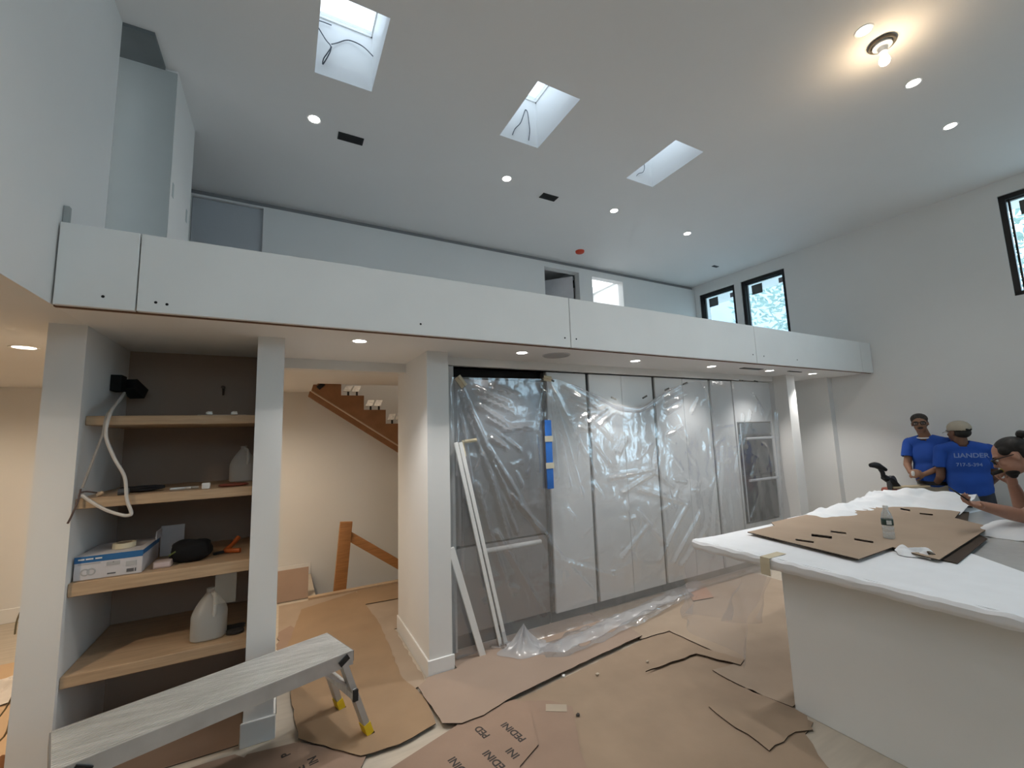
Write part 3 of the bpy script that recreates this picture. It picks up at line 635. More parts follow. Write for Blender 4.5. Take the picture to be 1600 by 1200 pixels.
sheet('large reddish cardboard under the work platform',[(-1.0,2.1),(-.25,2.05),(.35,2.35),(.40,2.56),(.05,2.84),(-.13,2.96),(-.18,3.02),(-.95,3.05)],CARD2,seed=9,wob=.004)
sheet('cardboard with faded print beside the column base',[(-.12,2.97),(.13,2.93),(.45,2.62),(.36,2.45),(.0,2.4),(-.3,2.7)],CARD2,.003,seed=10)
sheet('broad tan cardboard covering the kitchen floor',[(1.05,2.66),(1.36,2.63),(2.66,2.80),(2.97,2.80),(3.0,2.17),(2.74,2.2),(2.72,1.9),(2.74,1.56),(2.60,1.53),(2.45,1.35),(2.2,.6),(.7,.6),(.7,2.2)],CARD,seed=11,wob=.006)
sheet('cardboard at the foot of the tall cabinets',[(2.63,2.80),(2.66,3.0),(2.6,3.42),(4.9,3.42),(4.9,2.4),(3.0,1.70),(2.77,1.69),(2.71,1.9),(2.72,2.2),(2.96,2.17),(2.94,2.78)],CARD3,.002,seed=12,wob=.005)
sheet('smooth grey-brown cardboard in front of the fridge',[(.86,3.07),(.95,3.15),(1.17,3.15),(1.2,3.40),(2.55,3.40),(2.66,3.10),(2.68,3.0),(2.66,2.81),(2.2,2.76),(1.36,2.64),(1.12,2.57),(.98,2.57),(.88,2.63)],mat('cardboard_greybrown',(.34,.255,.20),.75,.05,2.5),.006,.006,seed=13,wob=.005)
sheet('narrow folded cardboard strip on the kitchen floor',[(2.30,2.42),(2.88,2.50),(3.02,2.16),(2.93,2.13),(2.80,2.40)],CARD,.004,.005,seed=14,wob=.008)
sheet('cardboard piece torn at the island corner',[(2.35,1.95),(2.70,2.05),(2.73,1.85),(2.755,1.60),(2.66,1.52),(2.56,1.56),(2.3,1.55)],CARD,.003,.006,seed=15,wob=.014)
sheet('plain reddish cardboard to the right of the printed one',[(1.06,2.63),(1.36,2.62),(1.56,2.50),(1.64,2.38),(1.45,2.05),(1.36,1.8),(1.0,1.8)],CARD2,seed=18)
pf = sheet('printed cardboard with rows of brand lettering, near the camera',[(.92,2.57),(1.10,2.63),(1.36,2.62),(1.40,2.50),(1.28,2.20),(1.12,2.12),(1.0,1.95),(.62,1.9),(.45,2.42)],CARD2,.004,.006,seed=16)
sheet('small reddish cardboard scrap by the cabinets',[(3.62,3.09),(3.86,3.04),(4.12,3.36),(3.86,3.38)],mat('red_scrap',(.42,.24,.16),.8,.1,9),.01,.006,seed=17)
tg = tag(MB().box(-.065,.065,-.035,.035,0,.001).build('paper_label',mat('manila',(.40,.335,.26),.7),None),'pale rectangular paper label stuck on the floor cardboard','label'); tg.location = (1.545,2.42,.062); tg.rotation_euler = (0,0,R(-33)); tg.location.z = .0165
def printed(txt, loc, size, rz, parent, m, z, name='printed_word', rot=None):
    c = bpy.data.curves.new('t','FONT'); c.body = txt; c.size = size; c.align_x = 'LEFT'; c.extrude = .0004; c.offset = size*.02
    ob = bpy.data.objects.new('t',c); COL.objects.link(ob); dg = bpy.context.evaluated_depsgraph_get(); dg.update()
    me = bpy.data.meshes.new_from_object(ob.evaluated_get(dg)); bpy.data.objects.remove(ob)
    me.materials.clear(); me.materials.append(m)
    M_ = Matrix.Translation((loc[0],loc[1],z)) @ (Euler((0,0,rz)).to_matrix().to_4x4() if rot is None else rot.to_4x4())
    off = OFF.get(parent.name, Vector((0,0,0)))
    me.transform(Matrix.Translation(-off) @ M_)
    o = bpy.data.objects.new(name,me); COL.objects.link(o); o.parent = parent; return o
PRT = mat('faded_black_print',(.05,.043,.04),.8)
for txt,x,y in (('PEDINI',1.225,2.27),('PED',1.03,2.42),('PEDINI',1.02,2.10),('PEDINI',.86,2.16),('INI',1.17,2.24),('PE',.70,2.25)):
    pass
zt = pf['top']+.0006
for txt,x,y in (('PEDINI',1.245,2.27),('PED',1.085,2.40),('PEDINI',1.06,2.12),('PEDINI',.885,2.17),('INI',1.155,2.18),('PEDINI',.70,2.13)): printed(txt,(x,y),.062,R(100),pf,PRT,zt)
g2 = [o for o in bpy.data.objects if o.get('label','').startswith('cardboard with faded print')][0]
for txt,x,y in (('NI',.0,2.72),('PE',.16,2.66),('IN',.22,2.70),('P',.09,2.84),('DI',-.14,2.80)): printed(txt,(x,y),.062,R(100),g2,PRT,g2['top']+.0006)
# scraps on the floor
rs = random.Random(3)
for k,(x,y,s,mm,lab) in enumerate(((1.79,2.69,.014,WHITEPL,'white crumb near the fridge-side cardboard edge'),(2.0,2.58,.014,mat('tan_bit',(.5,.42,.33),.8),'tan crumb right of the white crumb'),(1.62,2.30,.013,PRT,'dark crumb near the paper label'),(.93,3.02,.012,WHITEPL,'white crumb beside the pillar baseboard'),(2.42,2.52,.011,mat('tan_bit',(.5,.42,.33),.8),'tan crumb by the narrow strip'))):
    tag(blobby('c',(x,y,.016),(s,s*.8,s*.5),0,2.3,.5,k,10,6).build('debris_crumb',mm,None,smooth=True),lab,'debris','crumbs on the floor')
bpy.context.view_layer.update()
def dropz(o, extra=0):
    o.location.z += extra
# side room: wires and crumpled paper
tag(MB().tube([(-1.115,3.30,.92),(-1.19,3.4,.90),(-1.24,3.45,.80),(-1.245,3.45,.72)],.004,6).build('wire',mat('olive_wire',(.20,.17,.10),.5),None,smooth=True),'thin bare wire poking out of the niche end, higher one','wire')
tag(MB().tube([(-1.115,3.30,.72),(-1.17,3.4,.74),(-1.22,3.45,.62),(-1.225,3.45,.50),(-1.24,3.48,.38),(-1.30,3.6,.15),(-1.48,3.75,.025)],.005,6).tube([(-1.24,3.48,.40),(-1.27,3.5,.33),(-1.31,3.52,.27)],.004,6).build('wire',MATS['olive_wire'],None,smooth=True),'longer tangled wire hanging to the side room floor','wire')
def paper(cx,cy,rx,ry,h,seed):
    def f(u,v):
        a = u*2*math.pi; r = v
        x = cx+rx*r*math.cos(a)*(1+.25*noise.noise((math.cos(a)*2,math.sin(a)*2,seed))); y = cy+ry*r*math.sin(a)
        return Vector((x,y,.014+max(0,h*(.5+noise.noise((x*9,y*9,seed))+.6*noise.noise((x*22,y*22,seed))))*(1-r*.75)))
    return MB().grid(f,40,14)
tag(paper(-1.62,4.62,.34,.24,.09,2.2).build('crumpled_paper',mat('white_paper',(.74,.68,.62),.8),None,smooth=True),'crumpled white paper on the side room floor','paper')
tag(paper(-1.22,3.45,.10,.09,.10,4.2).build('brown_rag',mat('rust_rag',(.30,.14,.06),.85),None,smooth=True),'rust-brown rag on the floor at the bottom left','rag')

# ------------------------------------------------------------------ aluminium work platform
t = thing('work_platform','long scuffed aluminium work platform with yellow feet','platform',(-.22,2.75,0))
A,B = Vector((-.786,2.559,0)),Vector((.3415,2.9365,0)); ax = (B-A).normalized(); sx = Vector((-ax.y,ax.x,0)); LEN = (B-A).length; WD = .172; ZT = .50
def pl(s,w_,z): p = A+ax*s+sx*w_; return Vector((p.x,p.y,z))
def obx(mb,s0,s1,w0,w1,z0,z1):
    return mb.add([pl(s,w_,z) for z in (z0,z1) for w_ in (w0,w1) for s in (s0,s1)],[(0,1,3,2),(4,6,7,5),(0,4,5,1),(2,3,7,6),(0,2,6,4),(1,5,7,3)])
q = MB(); obx(q,0,LEN,-WD,WD,ZT-.012,ZT-.003)
n = 22
for k in range(n):
    w0 = -WD+k*(2*WD/n); obx(q,.002,LEN-.002,w0+.002,w0+2*WD/n-.004,ZT-.003,ZT)
q.build('deck',ALU,t)
for w0,w1 in ((-WD-.004,-WD+.006),(WD-.006,WD+.004)):
    q = MB(); obx(q,0,LEN,w0,w1,ZT-.075,ZT-.001); q.build('side_rail',mat('dull_aluminium',(.50,.51,.52),.42,.1,8,metal=.7),t)
for s0,s1 in ((-.006,.008),(LEN-.008,LEN+.006)):
    q = MB(); obx(q,s0,s1,-WD,WD,ZT-.06,ZT-.004); q.build('end_cap',mat('end_cap_grey',(.22,.22,.22),.5),t)
for s,sg in ((.09,-1),(LEN-.06,1)):
    for w_ in (-WD+.02,WD-.02):
        sw = 1 if w_ > 0 else -1
        p,q1 = pl(s,w_,ZT-.03),pl(s+sg*.145,w_+sw*.025,.05)
        lg = MB(); lg.bar(p,q1,.032,.06,upv=sx); lo = lg.build('leg',MATS['dull_aluminium'],t)
        f = MB(); d = (q1-p).normalized(); f.bar(q1-d*.035,q1+d*.035,.040,.068,upv=sx); fo = f.build('foot',YELLOW,lo)
        f = MB(); f.bar(q1+d*.030,q1+d*.047,.044,.072,upv=sx); f.build('sole',RUBBER,lo)
    b = MB(); c = pl(s+sg*.06,0,.27); b.bar(c-sx*(WD+.03),c+sx*(WD+.03),.055,.02,upv=ax); b.build('step_bar',ALU,t)
    for sw in (-1,1):
        b = MB(); b.bar(c+sx*sw*(WD+.03),c+sx*sw*(WD+.045),.06,.026,upv=ax); b.build('bar_cap',RUBBER,t)
        b = MB(); b.bar(pl(s+sg*.05,sw*(WD-.03),.30),pl(s-sg*.12,sw*(WD-.03),ZT-.05),.012,.02,upv=sx); b.build('brace',MATS['dull_aluminium'],t)
        b = MB(); b.bar(pl(s-sg*.02,sw*(WD+.006),ZT-.05),pl(s+sg*.03,sw*(WD+.006),ZT-.02),.03,.014,upv=sx); b.build('latch',RUBBER,t)

# ------------------------------------------------------------------ island
t = thing('kitchen_island','large white kitchen island with overhanging worktop','island',(4.1,1.2,0))
MB().box(2.78,5.45,.52,1.68,.0,.838).build('body',LACQ,t,bevel=.003,seg=1)
MB().box(2.69,5.62,.46,2.20,.84,.885).build('worktop',STONE,t,bevel=.004)
def lip(u, v):
    # foam wrapped over the left edge of the worktop, rippled
    y = .43+u*(2.235-.43); n1 = .006*noise.noise((y*6,v*2,1)); n2 = .008*noise.noise((y*14,v*3,7))
    P = [(3.02,.8905),(2.72,.9015),(2.668,.8995),(2.655,.885),(2.657,.855),(2.668,.838),(2.70,.834)]
    s = v*(len(P)-1); i = min(int(s),len(P)-2); f = s-i
    x = P[i][0]+(P[i+1][0]-P[i][0])*f; z = P[i][1]+(P[i+1][1]-P[i][1])*f
    return Vector((x+n1, y, z+n2*(1 if v > .2 else .2)))
fs = MB().prism([(2.69,.45),(3.14,.45),(3.44,.79),(3.83,1.20),(4.15,1.42),(4.9,1.55),(5.62,1.50),(5.63,2.22),(2.69,2.22)],.886,.900).build('foam_sheet',FOAM,None)
tag(fs,'white packing foam sheet spread over the island top','foam sheet'); MB().grid(lip,90,24).build('wrapped_edge',FOAM,fs,smooth=True)
def heap(u, v):
    x = 3.9+u*1.76; y = 1.50+v*.76
    e = min(1,u*6)*min(1,(1-u)*14)*min(1,(1-v)*10)
    far = max(0,(y-1.85)/.35)+max(0,(x-5.05)/.5)
    k = min(1,far)
    h = k*(.045+.10*max(0,(x-4.6)/1.0)+.05*noise.noise((x*4,y*4,2.2))+.03*noise.noise((x*11,y*11,1)))
    return Vector((x, y, .9015+max(-.004,h*min(1,e+.05)-.004*(k < .05))))
hp = MB().grid(heap,90,60).build('crumpled_foam',FOAM,None,smooth=True); tag(hp,'crumpled white foam wrap heaped along the far island edge','foam wrap')
# die-cut cardboard on the island
outer = [(3.102,2.096),(3.40,2.105),(3.52,2.18),(4.75,2.17),(4.85,2.0),(5.15,2.02),(5.30,1.56),(4.80,1.448),(4.584,1.197),(3.298,1.086),(3.338,1.199),(3.414,1.339),(2.966,1.332),(3.017,1.622)]
outer = [(3.102,2.096),(3.46,2.105),(3.56,2.19),(4.70,2.20),(4.82,2.12),(5.30,2.16),(5.40,1.56),(4.802,1.448),(4.584,1.197),(3.298,1.086),(3.338,1.199),(3.414,1.339),(2.966,1.332),(3.017,1.622)]
slots = [[(4.326,2.15),(4.431,2.029),(4.309,1.975),(4.204,2.10)],[(5.19,2.02),(5.25,1.867),(5.158,1.814),(5.056,1.96)],[(3.602,1.776),(3.621,1.685),(3.57,1.66),(3.55,1.75)],[(3.396,1.802),(3.426,1.685),(3.35,1.649),(3.319,1.763)],[(3.162,1.786),(3.187,1.681),(3.14,1.66),(3.115,1.76)],[(3.482,1.575),(3.483,1.467),(3.43,1.446),(3.427,1.55)],[(4.90,2.10),(4.92,2.018),(4.85,1.99),(4.83,2.07)],[(5.02,1.87),(4.99,1.795),(4.90,1.76),(4.93,1.84)],[(4.862,1.685),(4.873,1.602),(4.80,1.58),(4.79,1.66)]]
ic = MB().prism(outer,.918,.924,holes=slots)
for i,f in enumerate(ic.f):
    zz = [ic.v[k].z for k in f]; ic.m[i] = 0 if max(zz)-min(zz) < 1e-6 else 1
ic = ic.build('die_cut_cardboard',[mat('cardboard_island',(.40,.30,.22),.8,.05,3),CARDE],None); tag(ic,'large die-cut cardboard sheet with slots on the island','cardboard')
lo = MB().prism([(3.36,1.03),(4.2,1.12),(4.5,1.3),(5.3,1.5),(5.2,1.75),(3.6,1.6),(3.42,1.3)],.904,.908).build('shadow_cardboard',CARDE,None); tag(lo,'second cardboard sheet coloured dark as the shadow under the lifted die-cut one','cardboard')  # dark colour paints in the shadow beneath the lifted sheet
# torn foam tuft at the cardboard corner
q = MB().grid(lambda u,v: Vector((3.33+.07*u+.02*math.sin(v*6),1.16+.15*v-.06*abs(u-.5),.905+(.025*math.sin(u*math.pi)+.05*u*u)*(.3+.7*abs(math.sin(v*5+u*3))))),16,12)
tag(q.build('foam_tuft',FOAM,None,smooth=True),'torn upturned scrap of foam at the cardboard corner','foam scrap')
q = MB().grid(lambda u,v: Vector((2.645-.004,1.66+.06*u,.90-.10*v)) if v > .2 else Vector((2.645+.3*(.2-v)*3,1.66+.06*u,.9035)),4,10)
tag(q.build('edge_tape',BRASS,None),'piece of masking tape over the island edge','tape')
# water bottle
t = thing('water_bottle','small clear plastic water bottle on the island cardboard','bottle',(3.655,1.445,.924))
c = (3.655,1.445,.925); PET = film('pet',(.94,.97,.98),.72,.05,(.8,.85,.88),.5)
MB().lathe(c,[(0,.002),(.028,0),(.032,.006),(.032,.04),(.030,.045),(.032,.05),(.032,.075),(.030,.08),(.032,.085),(.032,.135),(.026,.165),(.014,.19),(.0125,.20)],28).build('body',PET,t,smooth=True)
MB().lathe(c,[(.0125,.196),(.0145,.197),(.0145,.214),(.013,.217),(0,.217)],20).build('cap',WHITEPL,t,smooth=True)
MB().lathe(c,[(.0325,.088),(.0330,.089),(.0330,.128),(.0325,.129)],28).build('label_band',mat('dark_green_label',(.03,.06,.05),.5),t,smooth=True)
q = MB(); 
for k in range(7):
    a = R(195+k*7); q.add([(c[0]+.0334*math.cos(a+e),c[1]+.0334*math.sin(a+e),c[2]+h) for e,h in ((0,.095),(.1,.095),(.1,.122),(0,.122))],[(0,1,2,3)])
q.build('print',WHITEPL,t)
# plastic hanging from the island overhang
def hang(u, v):
    s = u*1.5
    if s < .55: x,y = 2.682,1.69+s
    else: x,y = 2.682+(s-.55),2.235
    z = .835-v*(.60-.12*math.sin(u*5)); b = .05*v*math.sin(u*23+v*3)+.03*noise.noise((u*9,v*5,1))
    return Vector((x-b-.10*v*(s<.55)-.05*v, y+b+.12*v, z))
o = MB().grid(hang,60,24).build('plastic_drape',film('hazy_film',(.98,.98,1),.84,.3,(.72,.70,.67),.10),None,smooth=True); tag(o,'hazy plastic drape hanging under the island overhang','plastic sheet')

# ------------------------------------------------------------------ ceiling and soffit fittings
def vent(label, x0,x1,y0,y1,z,n=6):
    t = thing('ceiling_vent',label,'vent',((x0+x1)/2,(y0+y1)/2,z),'black air vents')
    f = .01; MB().box(x0,x1,y0,y0+f,z-.006,z).box(x0,x1,y1-f,y1,z-.006,z).box(x0,x0+f,y0,y1,z-.006,z).box(x1-f,x1,y0,y1,z-.006,z).build('frame',BLACK,t)
    MB().box(x0+.003,x1-.003,y0+.003,y1-.003,z-.0012,z).build('backing',DARK,t)
    for k in range(n):
        y = y0+f+(k+.5)*(y1-y0-2*f)/n; b = MB(); b.bar((x0+f,y,z-.004),(x1-f,y,z-.004),.009,.002); b.build('slat',BLACK,t)
vent('black rectangular ceiling vent below the leftmost skylight',.358,.570,3.675,3.772,H)
vent('black rectangular ceiling vent below the middle skylight',2.488,2.690,3.715,3.815,H)
vent('dark linear vent in the soffit, left of the oven light',4.56,4.92,2.93,2.99,ZS,4)
vent('small dark grille in the ceiling near the loft windows',6.18,6.30,4.31,4.36,H,2)
vent('faint slim vent in the soffit before the end pillar',5.45,5.72,2.93,2.96,ZS,2)
t = thing('smoke_detector','smoke detector under an orange-red dust cap on the ceiling','smoke detector',(3.793,4.777,H))
MB().lathe((3.793,4.777,H),[(0,-.035),(.05,-.034),(.062,-.026),(.066,-.004),(.066,0)],28).build('cap',mat('orange_cap',(.62,.06,.02),.5),t,smooth=True); MB().lathe((3.793,4.777,H),[(.06,-.004),(.072,-.004),(.072,0)],28).build('base',TRIMP,t,smooth=True)
t = thing('soffit_speaker','round grey in-ceiling speaker grille in the soffit','speaker',(2.065,3.0,ZS))
MB().lathe((2.065,3.0,ZS),[(.112,-.006),(.12,-.004),(.122,0)],36).build('rim',mat('grey_rim',(.55,.55,.56),.5),t,smooth=True); MB().cyl((2.065,3.0,ZS),(2.065,3.0,ZS-.004),.112,n=36).build('grille',mat('grey_grille',(.38,.38,.39),.6,.1,300),t)
# bare bulb in a lampholder
t = thing('bare_bulb_light','glowing bare bulb in a white lampholder on a dark ceiling box','ceiling light',(3.66,1.105,H))
cx,cyy = 3.66,1.105
MB().lathe((cx,cyy,H),[(.058,0),(.075,0),(.082,-.012),(.075,-.02),(.058,-.014),(.058,0)],24).build('junction_ring',mat('dark_box',(.08,.07,.055),.5,.3,40),t,smooth=True)
MB().lathe((cx,cyy,H),[(.0,-.001),(.056,-.002),(.056,-.03),(.03,-.04),(.024,-.075),(.0,-.075)],24).build('lampholder',WHITEPL,t,smooth=True)
MB().lathe((cx,cyy,H-.075),[(.013,0),(.016,-.02),(.028,-.045),(.032,-.065),(.026,-.085),(.012,-.096),(0,-.098)],24).build('bulb',emit('bulb_glow',(1,.80,.55),40),t,smooth=True)
d = bpy.data.lights.new('lamp','POINT'); d.energy = 2.6; d.color = (1,.66,.36); d.shadow_soft_size = .035
o = bpy.data.objects.new('lamp',d); COL.objects.link(o); o.parent = t; o.location = (0,0,-.215)
# wires in the skylight shafts
WIRE = mat('dark_cable',(.06,.07,.09),.5)
def wire(label, pts, r=.004): tag(MB().tube(pts,r,6).build('skylight_wire',WIRE,None,smooth=True),label,'wire','wires hanging in the skylights')
wire('curved wire across the left skylight shaft',[(.532,3.05,4.62),(.46,3.08,4.70),(.36,3.095,4.72),(.28,3.095,4.66),(.24,3.06,4.60)])
wire('looped wire end dangling in the left skylight',[(.14,3.09,4.74),(.20,3.08,4.64),(.235,3.06,4.58),(.215,3.06,4.52),(.19,3.07,4.47),(.185,3.08,4.43),(.21,3.07,4.48),(.23,3.06,4.53),(.24,3.06,4.58)])
wire('short wire at the left skylight edge',[(.137,3.08,4.77),(.18,3.09,4.785),(.24,3.095,4.79)])
wire('forked wire hanging in the middle skylight',[(1.76,3.09,4.40),(1.79,3.09,4.47),(1.85,3.09,4.55),(1.90,3.095,4.68),(1.915,3.10,4.71),(1.93,3.09,4.68),(1.94,3.09,4.58),(1.945,3.09,4.50),(1.93,3.09,4.40)])
wire('thin wire hanging in the right skylight',[(3.27,3.13,4.40),(3.31,3.10,4.46),(3.37,3.09,4.49),(3.40,3.09,4.55),(3.40,3.095,4.62)],.003)
# small fittings of the loft
o = MB().box(-.958,-.938,2.71,2.735,ZL,2.872).build('fascia_post',mat('zinc_post',(.42,.45,.45),.4,metal=.5),None); tag(o,'short grey metal post standing at the left end of the fascia','post')
for y,z,lab in ((3.60,3.50,'left'),(4.07,3.54,'right')): tag(MB().box(-.7305,-.727,y-.02,y+.02,z-.05,z+.05).build('wall_patch',mat('plaster_patch',(.50,.55,.55),.6),None),'small grey patch on the loft wall, %s one' % lab,'patch','patches on the loft wall')
tag(MB().box(6.55,6.63,4.95,5.03,ZL,2.98).build('corner_block',mat('orange_wood',(.55,.28,.10),.6),None,bevel=.003),'small orange wooden block on the loft below the left window','block')

# ------------------------------------------------------------------ outside the windows
t = thing('garden_tree','leafy pale green tree outside the right-hand windows','tree',(11.5,5.0,-3))
MB().tube([(11.5,5.0,-3),(11.5,5.05,0),(11.7,5.2,3),(11.6,5.0,6)],.2,10,rad=lambda q: .26-.18*q).build('trunk',mat('bark',(.12,.09,.07),.9,.3,9),t,smooth=True)
lv = MB(); rl = random.Random(11)
for k in range(5200):
    a = rl.uniform(0,2*math.pi); rr_ = 2.9*rl.random()**.45; h = rl.uniform(-1,1)
    p = Vector((11.6+rr_*math.cos(a)*.8,4.2+rr_*math.sin(a)*1.08,4.4+3.1*h*math.sqrt(max(.05,1-(rr_/3.3)**2))))
    u = Vector((rl.gauss(0,1),rl.gauss(0,1),rl.gauss(0,1))).normalized()*rl.uniform(.07,.15); v = u.orthogonal().normalized()*rl.uniform(.05,.10)
    lv.add([p-u,p+v*.7-u*.1,p+u,p-v*.7-u*.1],[(0,1,2,3)])
lf = lv.build('foliage',film('leaf',(.2,.4,.25),.02,.5,(.25,.34,.30),.05),t); lf['kind'] = 'stuff'
t = thing('neighbour_house','pale blue-grey neighbouring house wall outside the left loft window','house',(14,12,-3))
MB().box(12.2,18,8.75,16,-3,8).build('wall',mat('pale_siding',(.40,.43,.52),.8,.04,2),t)
for k in range(20): MB().box(12.16,12.2,8.75,16,-2.9+k*.55,-2.88+k*.55).build('siding_lap',mat('siding_edge',(.34,.37,.45),.8),t)
# ------------------------------------------------------------------ people
def prims_mesh(prims):
    b = MB()
    for p in prims:
        if p[0] == 'cap':
            _,a,c,r0,r1 = p; a,c = Vector(a),Vector(c); d = (c-a).normalized(); L_ = (c-a).length
            prof = [(r0*math.cos(t),-r0*math.sin(t)) for t in [math.pi/2-k*math.pi/12 for k in range(7)]]
            prof += [(r1*math.cos(t),L_+r1*math.sin(t)) for t in [k*math.pi/12 for k in range(7)]]
            prof[0] = (1e-5,prof[0][1]); prof[-1] = (1e-5,prof[-1][1])
            b.lathe(a,prof,16,axis=d)
        else:
            _,c,rad,fr = p; c = Vector(c)
            def f(u,v):
                a = u*2*math.pi; e = (v-.5)*math.pi*.9999
                return c+fr[0]*rad[0]*math.cos(e)*math.cos(a)+fr[1]*rad[1]*math.cos(e)*math.sin(a)+fr[2]*rad[2]*math.sin(e)
            b.grid(f,20,12)
    return b
def fuse(name, prims, voxel, m, parent, smooth=3, deform=None, carve=None):
    o = prims_mesh(prims).build(name,m,None)
    md = o.modifiers.new('r','REMESH'); md.mode = 'VOXEL'; md.voxel_size = voxel; md.use_smooth_shade = True
    dg = bpy.context.evaluated_depsgraph_get(); dg.update()
    me = bpy.data.meshes.new_from_object(o.evaluated_get(dg)); bpy.data.objects.remove(o)
    bm = bmesh.new(); bm.from_mesh(me)
    for _ in range(smooth): bmesh.ops.smooth_vert(bm,verts=bm.verts,factor=.5,use_axis_x=True,use_axis_y=True,use_axis_z=True)
    if deform:
        for v in bm.verts: v.co = deform(v.co)
    if carve:
        bmesh.ops.delete(bm,geom=[v for v in bm.verts if carve(v.co)],context='VERTS')
    off = OFF.get(parent.name,Vector((0,0,0)))
    for v in bm.verts: v.co -= off
    bm.to_mesh(me); bm.free(); me.name = name
    me.polygons.foreach_set('use_smooth',[True]*len(me.polygons))
    me.materials.clear(); me.materials.append(m)
    n = bpy.data.objects.new(name,me); COL.objects.link(n); n.parent = parent; OFF[n.name] = off
    return n
def frame(f, upv=(0,0,1)):
    f = Vector(f).normalized(); r = f.cross(Vector(upv)).normalized(); u = r.cross(f).normalized(); return r,f,u
def head(c, f, upv=(0,0,1), s=1.0):
    c = Vector(c); F = frame(f,upv); r,f,u = F; P = []
    E_ = lambda d,rad: P.append(('ell',c+(r*d[0]+f*d[1]+u*d[2])*s,tuple(q*s for q in rad),F))
    E_((0,-.012,.03),(.074,.096,.088)); E_((0,.03,-.035),(.060,.066,.078)); E_((0,.066,-.088),(.026,.024,.022)); E_((0,.02,-.055),(.056,.055,.05))
    E_((0,.072,.028),(.052,.02,.016))                                       # brow ridge
    for q in (-1,1):
        E_((q*.075,-.010,-.008),(.009,.017,.028)); E_((q*.036,.066,-.022),(.022,.022,.02))
    P.append(('cap',c+(f*.085+u*.012)*s,c+(f*.108-u*.026)*s,.008*s,.013*s))
    for q in (-1,1): E_((q*.010,.094,-.030),(.009,.010,.008))
    E_((0,.085,-.060),(.024,.012,.008)); E_((0,.082,-.072),(.020,.012,.007))
    return P,c,F,s
def face_bits(parent, c, F, s, skin, lips, brow, eyes=True):
    r,f,u = F
    at = lambda a,b,d: c+(r*a+f*b+u*d)*s
    for q in (-1,1):
        if eyes:
            e = prims_mesh([('ell',at(q*.032,.080,.004),(.013*s,.008*s,.008*s),F)]).build('eye',mat('eye_white',(.55,.53,.50),.3),parent,smooth=True)
            prims_mesh([('ell',at(q*.032,.0865,.004),(.0055*s,.003*s,.0055*s),F)]).build('iris',mat('dark_iris',(.02,.012,.008),.3),e,smooth=True)
        prims_mesh([('ell',at(q*.034,.089,.026),(.022*s,.006*s,.005*s),F)]).build('eyebrow',brow,parent,smooth=True)
    prims_mesh([('ell',at(0,.0965,-.0655),(.023*s,.004*s,.006*s),F)]).build('mouth',lips,parent,smooth=True)
def glasses(parent, c, F, s, m):
    r,f,u = F; at = lambda a,b,d: c+(r*a+f*b+u*d)*s
    g = MB()
    for q in (-1,1):
        g.tube([at(q*.012,.104,.018),at(q*.055,.098,.018),at(q*.058,.097,.0),at(q*.052,.098,-.014),at(q*.018,.104,-.014),at(q*.012,.104,.002),at(q*.012,.104,.018)],.0035*s,6,sub=2)
        g.tube([at(q*.057,.097,.014),at(q*.076,.04,.012),at(q*.080,-.01,.008)],.003*s,6,sub=3)
    g.tube([at(-.012,.104,.010),at(0,.110,.014),at(.012,.104,.010)],.003*s,6,sub=2)
    o = g.build('glasses',m,parent,smooth=True)
    for q in (-1,1):
        l = MB().add([at(q*.012,.1035,.018),at(q*.055,.0975,.018),at(q*.057,.097,0),at(q*.052,.0975,-.014),at(q*.018,.1035,-.014)],[(0,1,2,3,4)])
        l.build('lens',film('smoked_lens',(.7,.7,.72),.85,.05,(.1,.1,.1),.3),o)
def hand(P, wrist, d, n, s=1.0, curl=50, side=1, lens=(.070,.080,.075,.058)):
    w_ = Vector(wrist); d = Vector(d).normalized(); n = Vector(n); n = (n-d*n.dot(d)).normalized(); sd = d.cross(n)*side
    P.append(('ell',w_+d*.045*s,(.040*s,.050*s,.017*s),(sd,d,n)))
    P.append(('cap',w_-d*.01*s,w_+d*.03*s,.024*s,.024*s))
    for i,L_ in enumerate(lens):
        b = w_+d*.082*s+sd*(-.030+.020*i)*s; a = R(curl*(.55+.06*i)); e = d*math.cos(a)+n*math.sin(a); k = b+e*L_*.5*s
        a2 = R(curl*(1.25+.08*i)); e2 = d*math.cos(a2)+n*math.sin(a2); k2 = k+e2*L_*.32*s; a3 = R(curl*1.75); e3 = d*math.cos(a3)+n*math.sin(a3)
        P += [('cap',b-d*.02*s,b,.0095*s,.0095*s),('cap',b,k,.0095*s,.0085*s),('cap',k,k2,.0085*s,.0078*s),('cap',k2,k2+e3*L_*.25*s,.0078*s,.0068*s)]
    b = w_+d*.022*s-sd*.032*s; k = b+(d*.55-sd*.55+n*.45).normalized()*.042*s
    P += [('cap',w_+d*.01*s-sd*.012*s,b,.017*s,.014*s),('cap',b,k,.0125*s,.010*s),('cap',k,k+(d*.8+n*.5-sd*.1).normalized()*.032*s,.010*s,.008*s)]
def shoe(p, d, parent, m):
    p,d = Vector(p),Vector(d).normalized(); s_ = Vector((-d.y,d.x,0))
    fuse('shoe',[('ell',p+d*.10+Vector((0,0,.042)),(.045,.085,.040),(s_,d,Vector((0,0,1)))),('ell',p+Vector((0,0,.05)),(.040,.06,.048),(s_,d,Vector((0,0,1)))),('cap',p+Vector((0,0,.05)),p+Vector((0,0,.11)),.04,.042)],.009,m,parent,2,deform=lambda v: Vector((v.x,v.y,max(v.z,.008))))
SKIN1 = mat('tan_skin',(.30,.155,.095),.55,.06,12); SKIN2 = mat('brown_skin',(.17,.085,.055),.55,.06,12); SKIN3 = mat('light_tan_skin',(.40,.21,.145),.5,.06,12)
HAIR = mat('black_hair',(.012,.010,.009),.6,.4,60); HAIRG = mat('greying_hair',(.035,.030,.027),.7,.5,70)
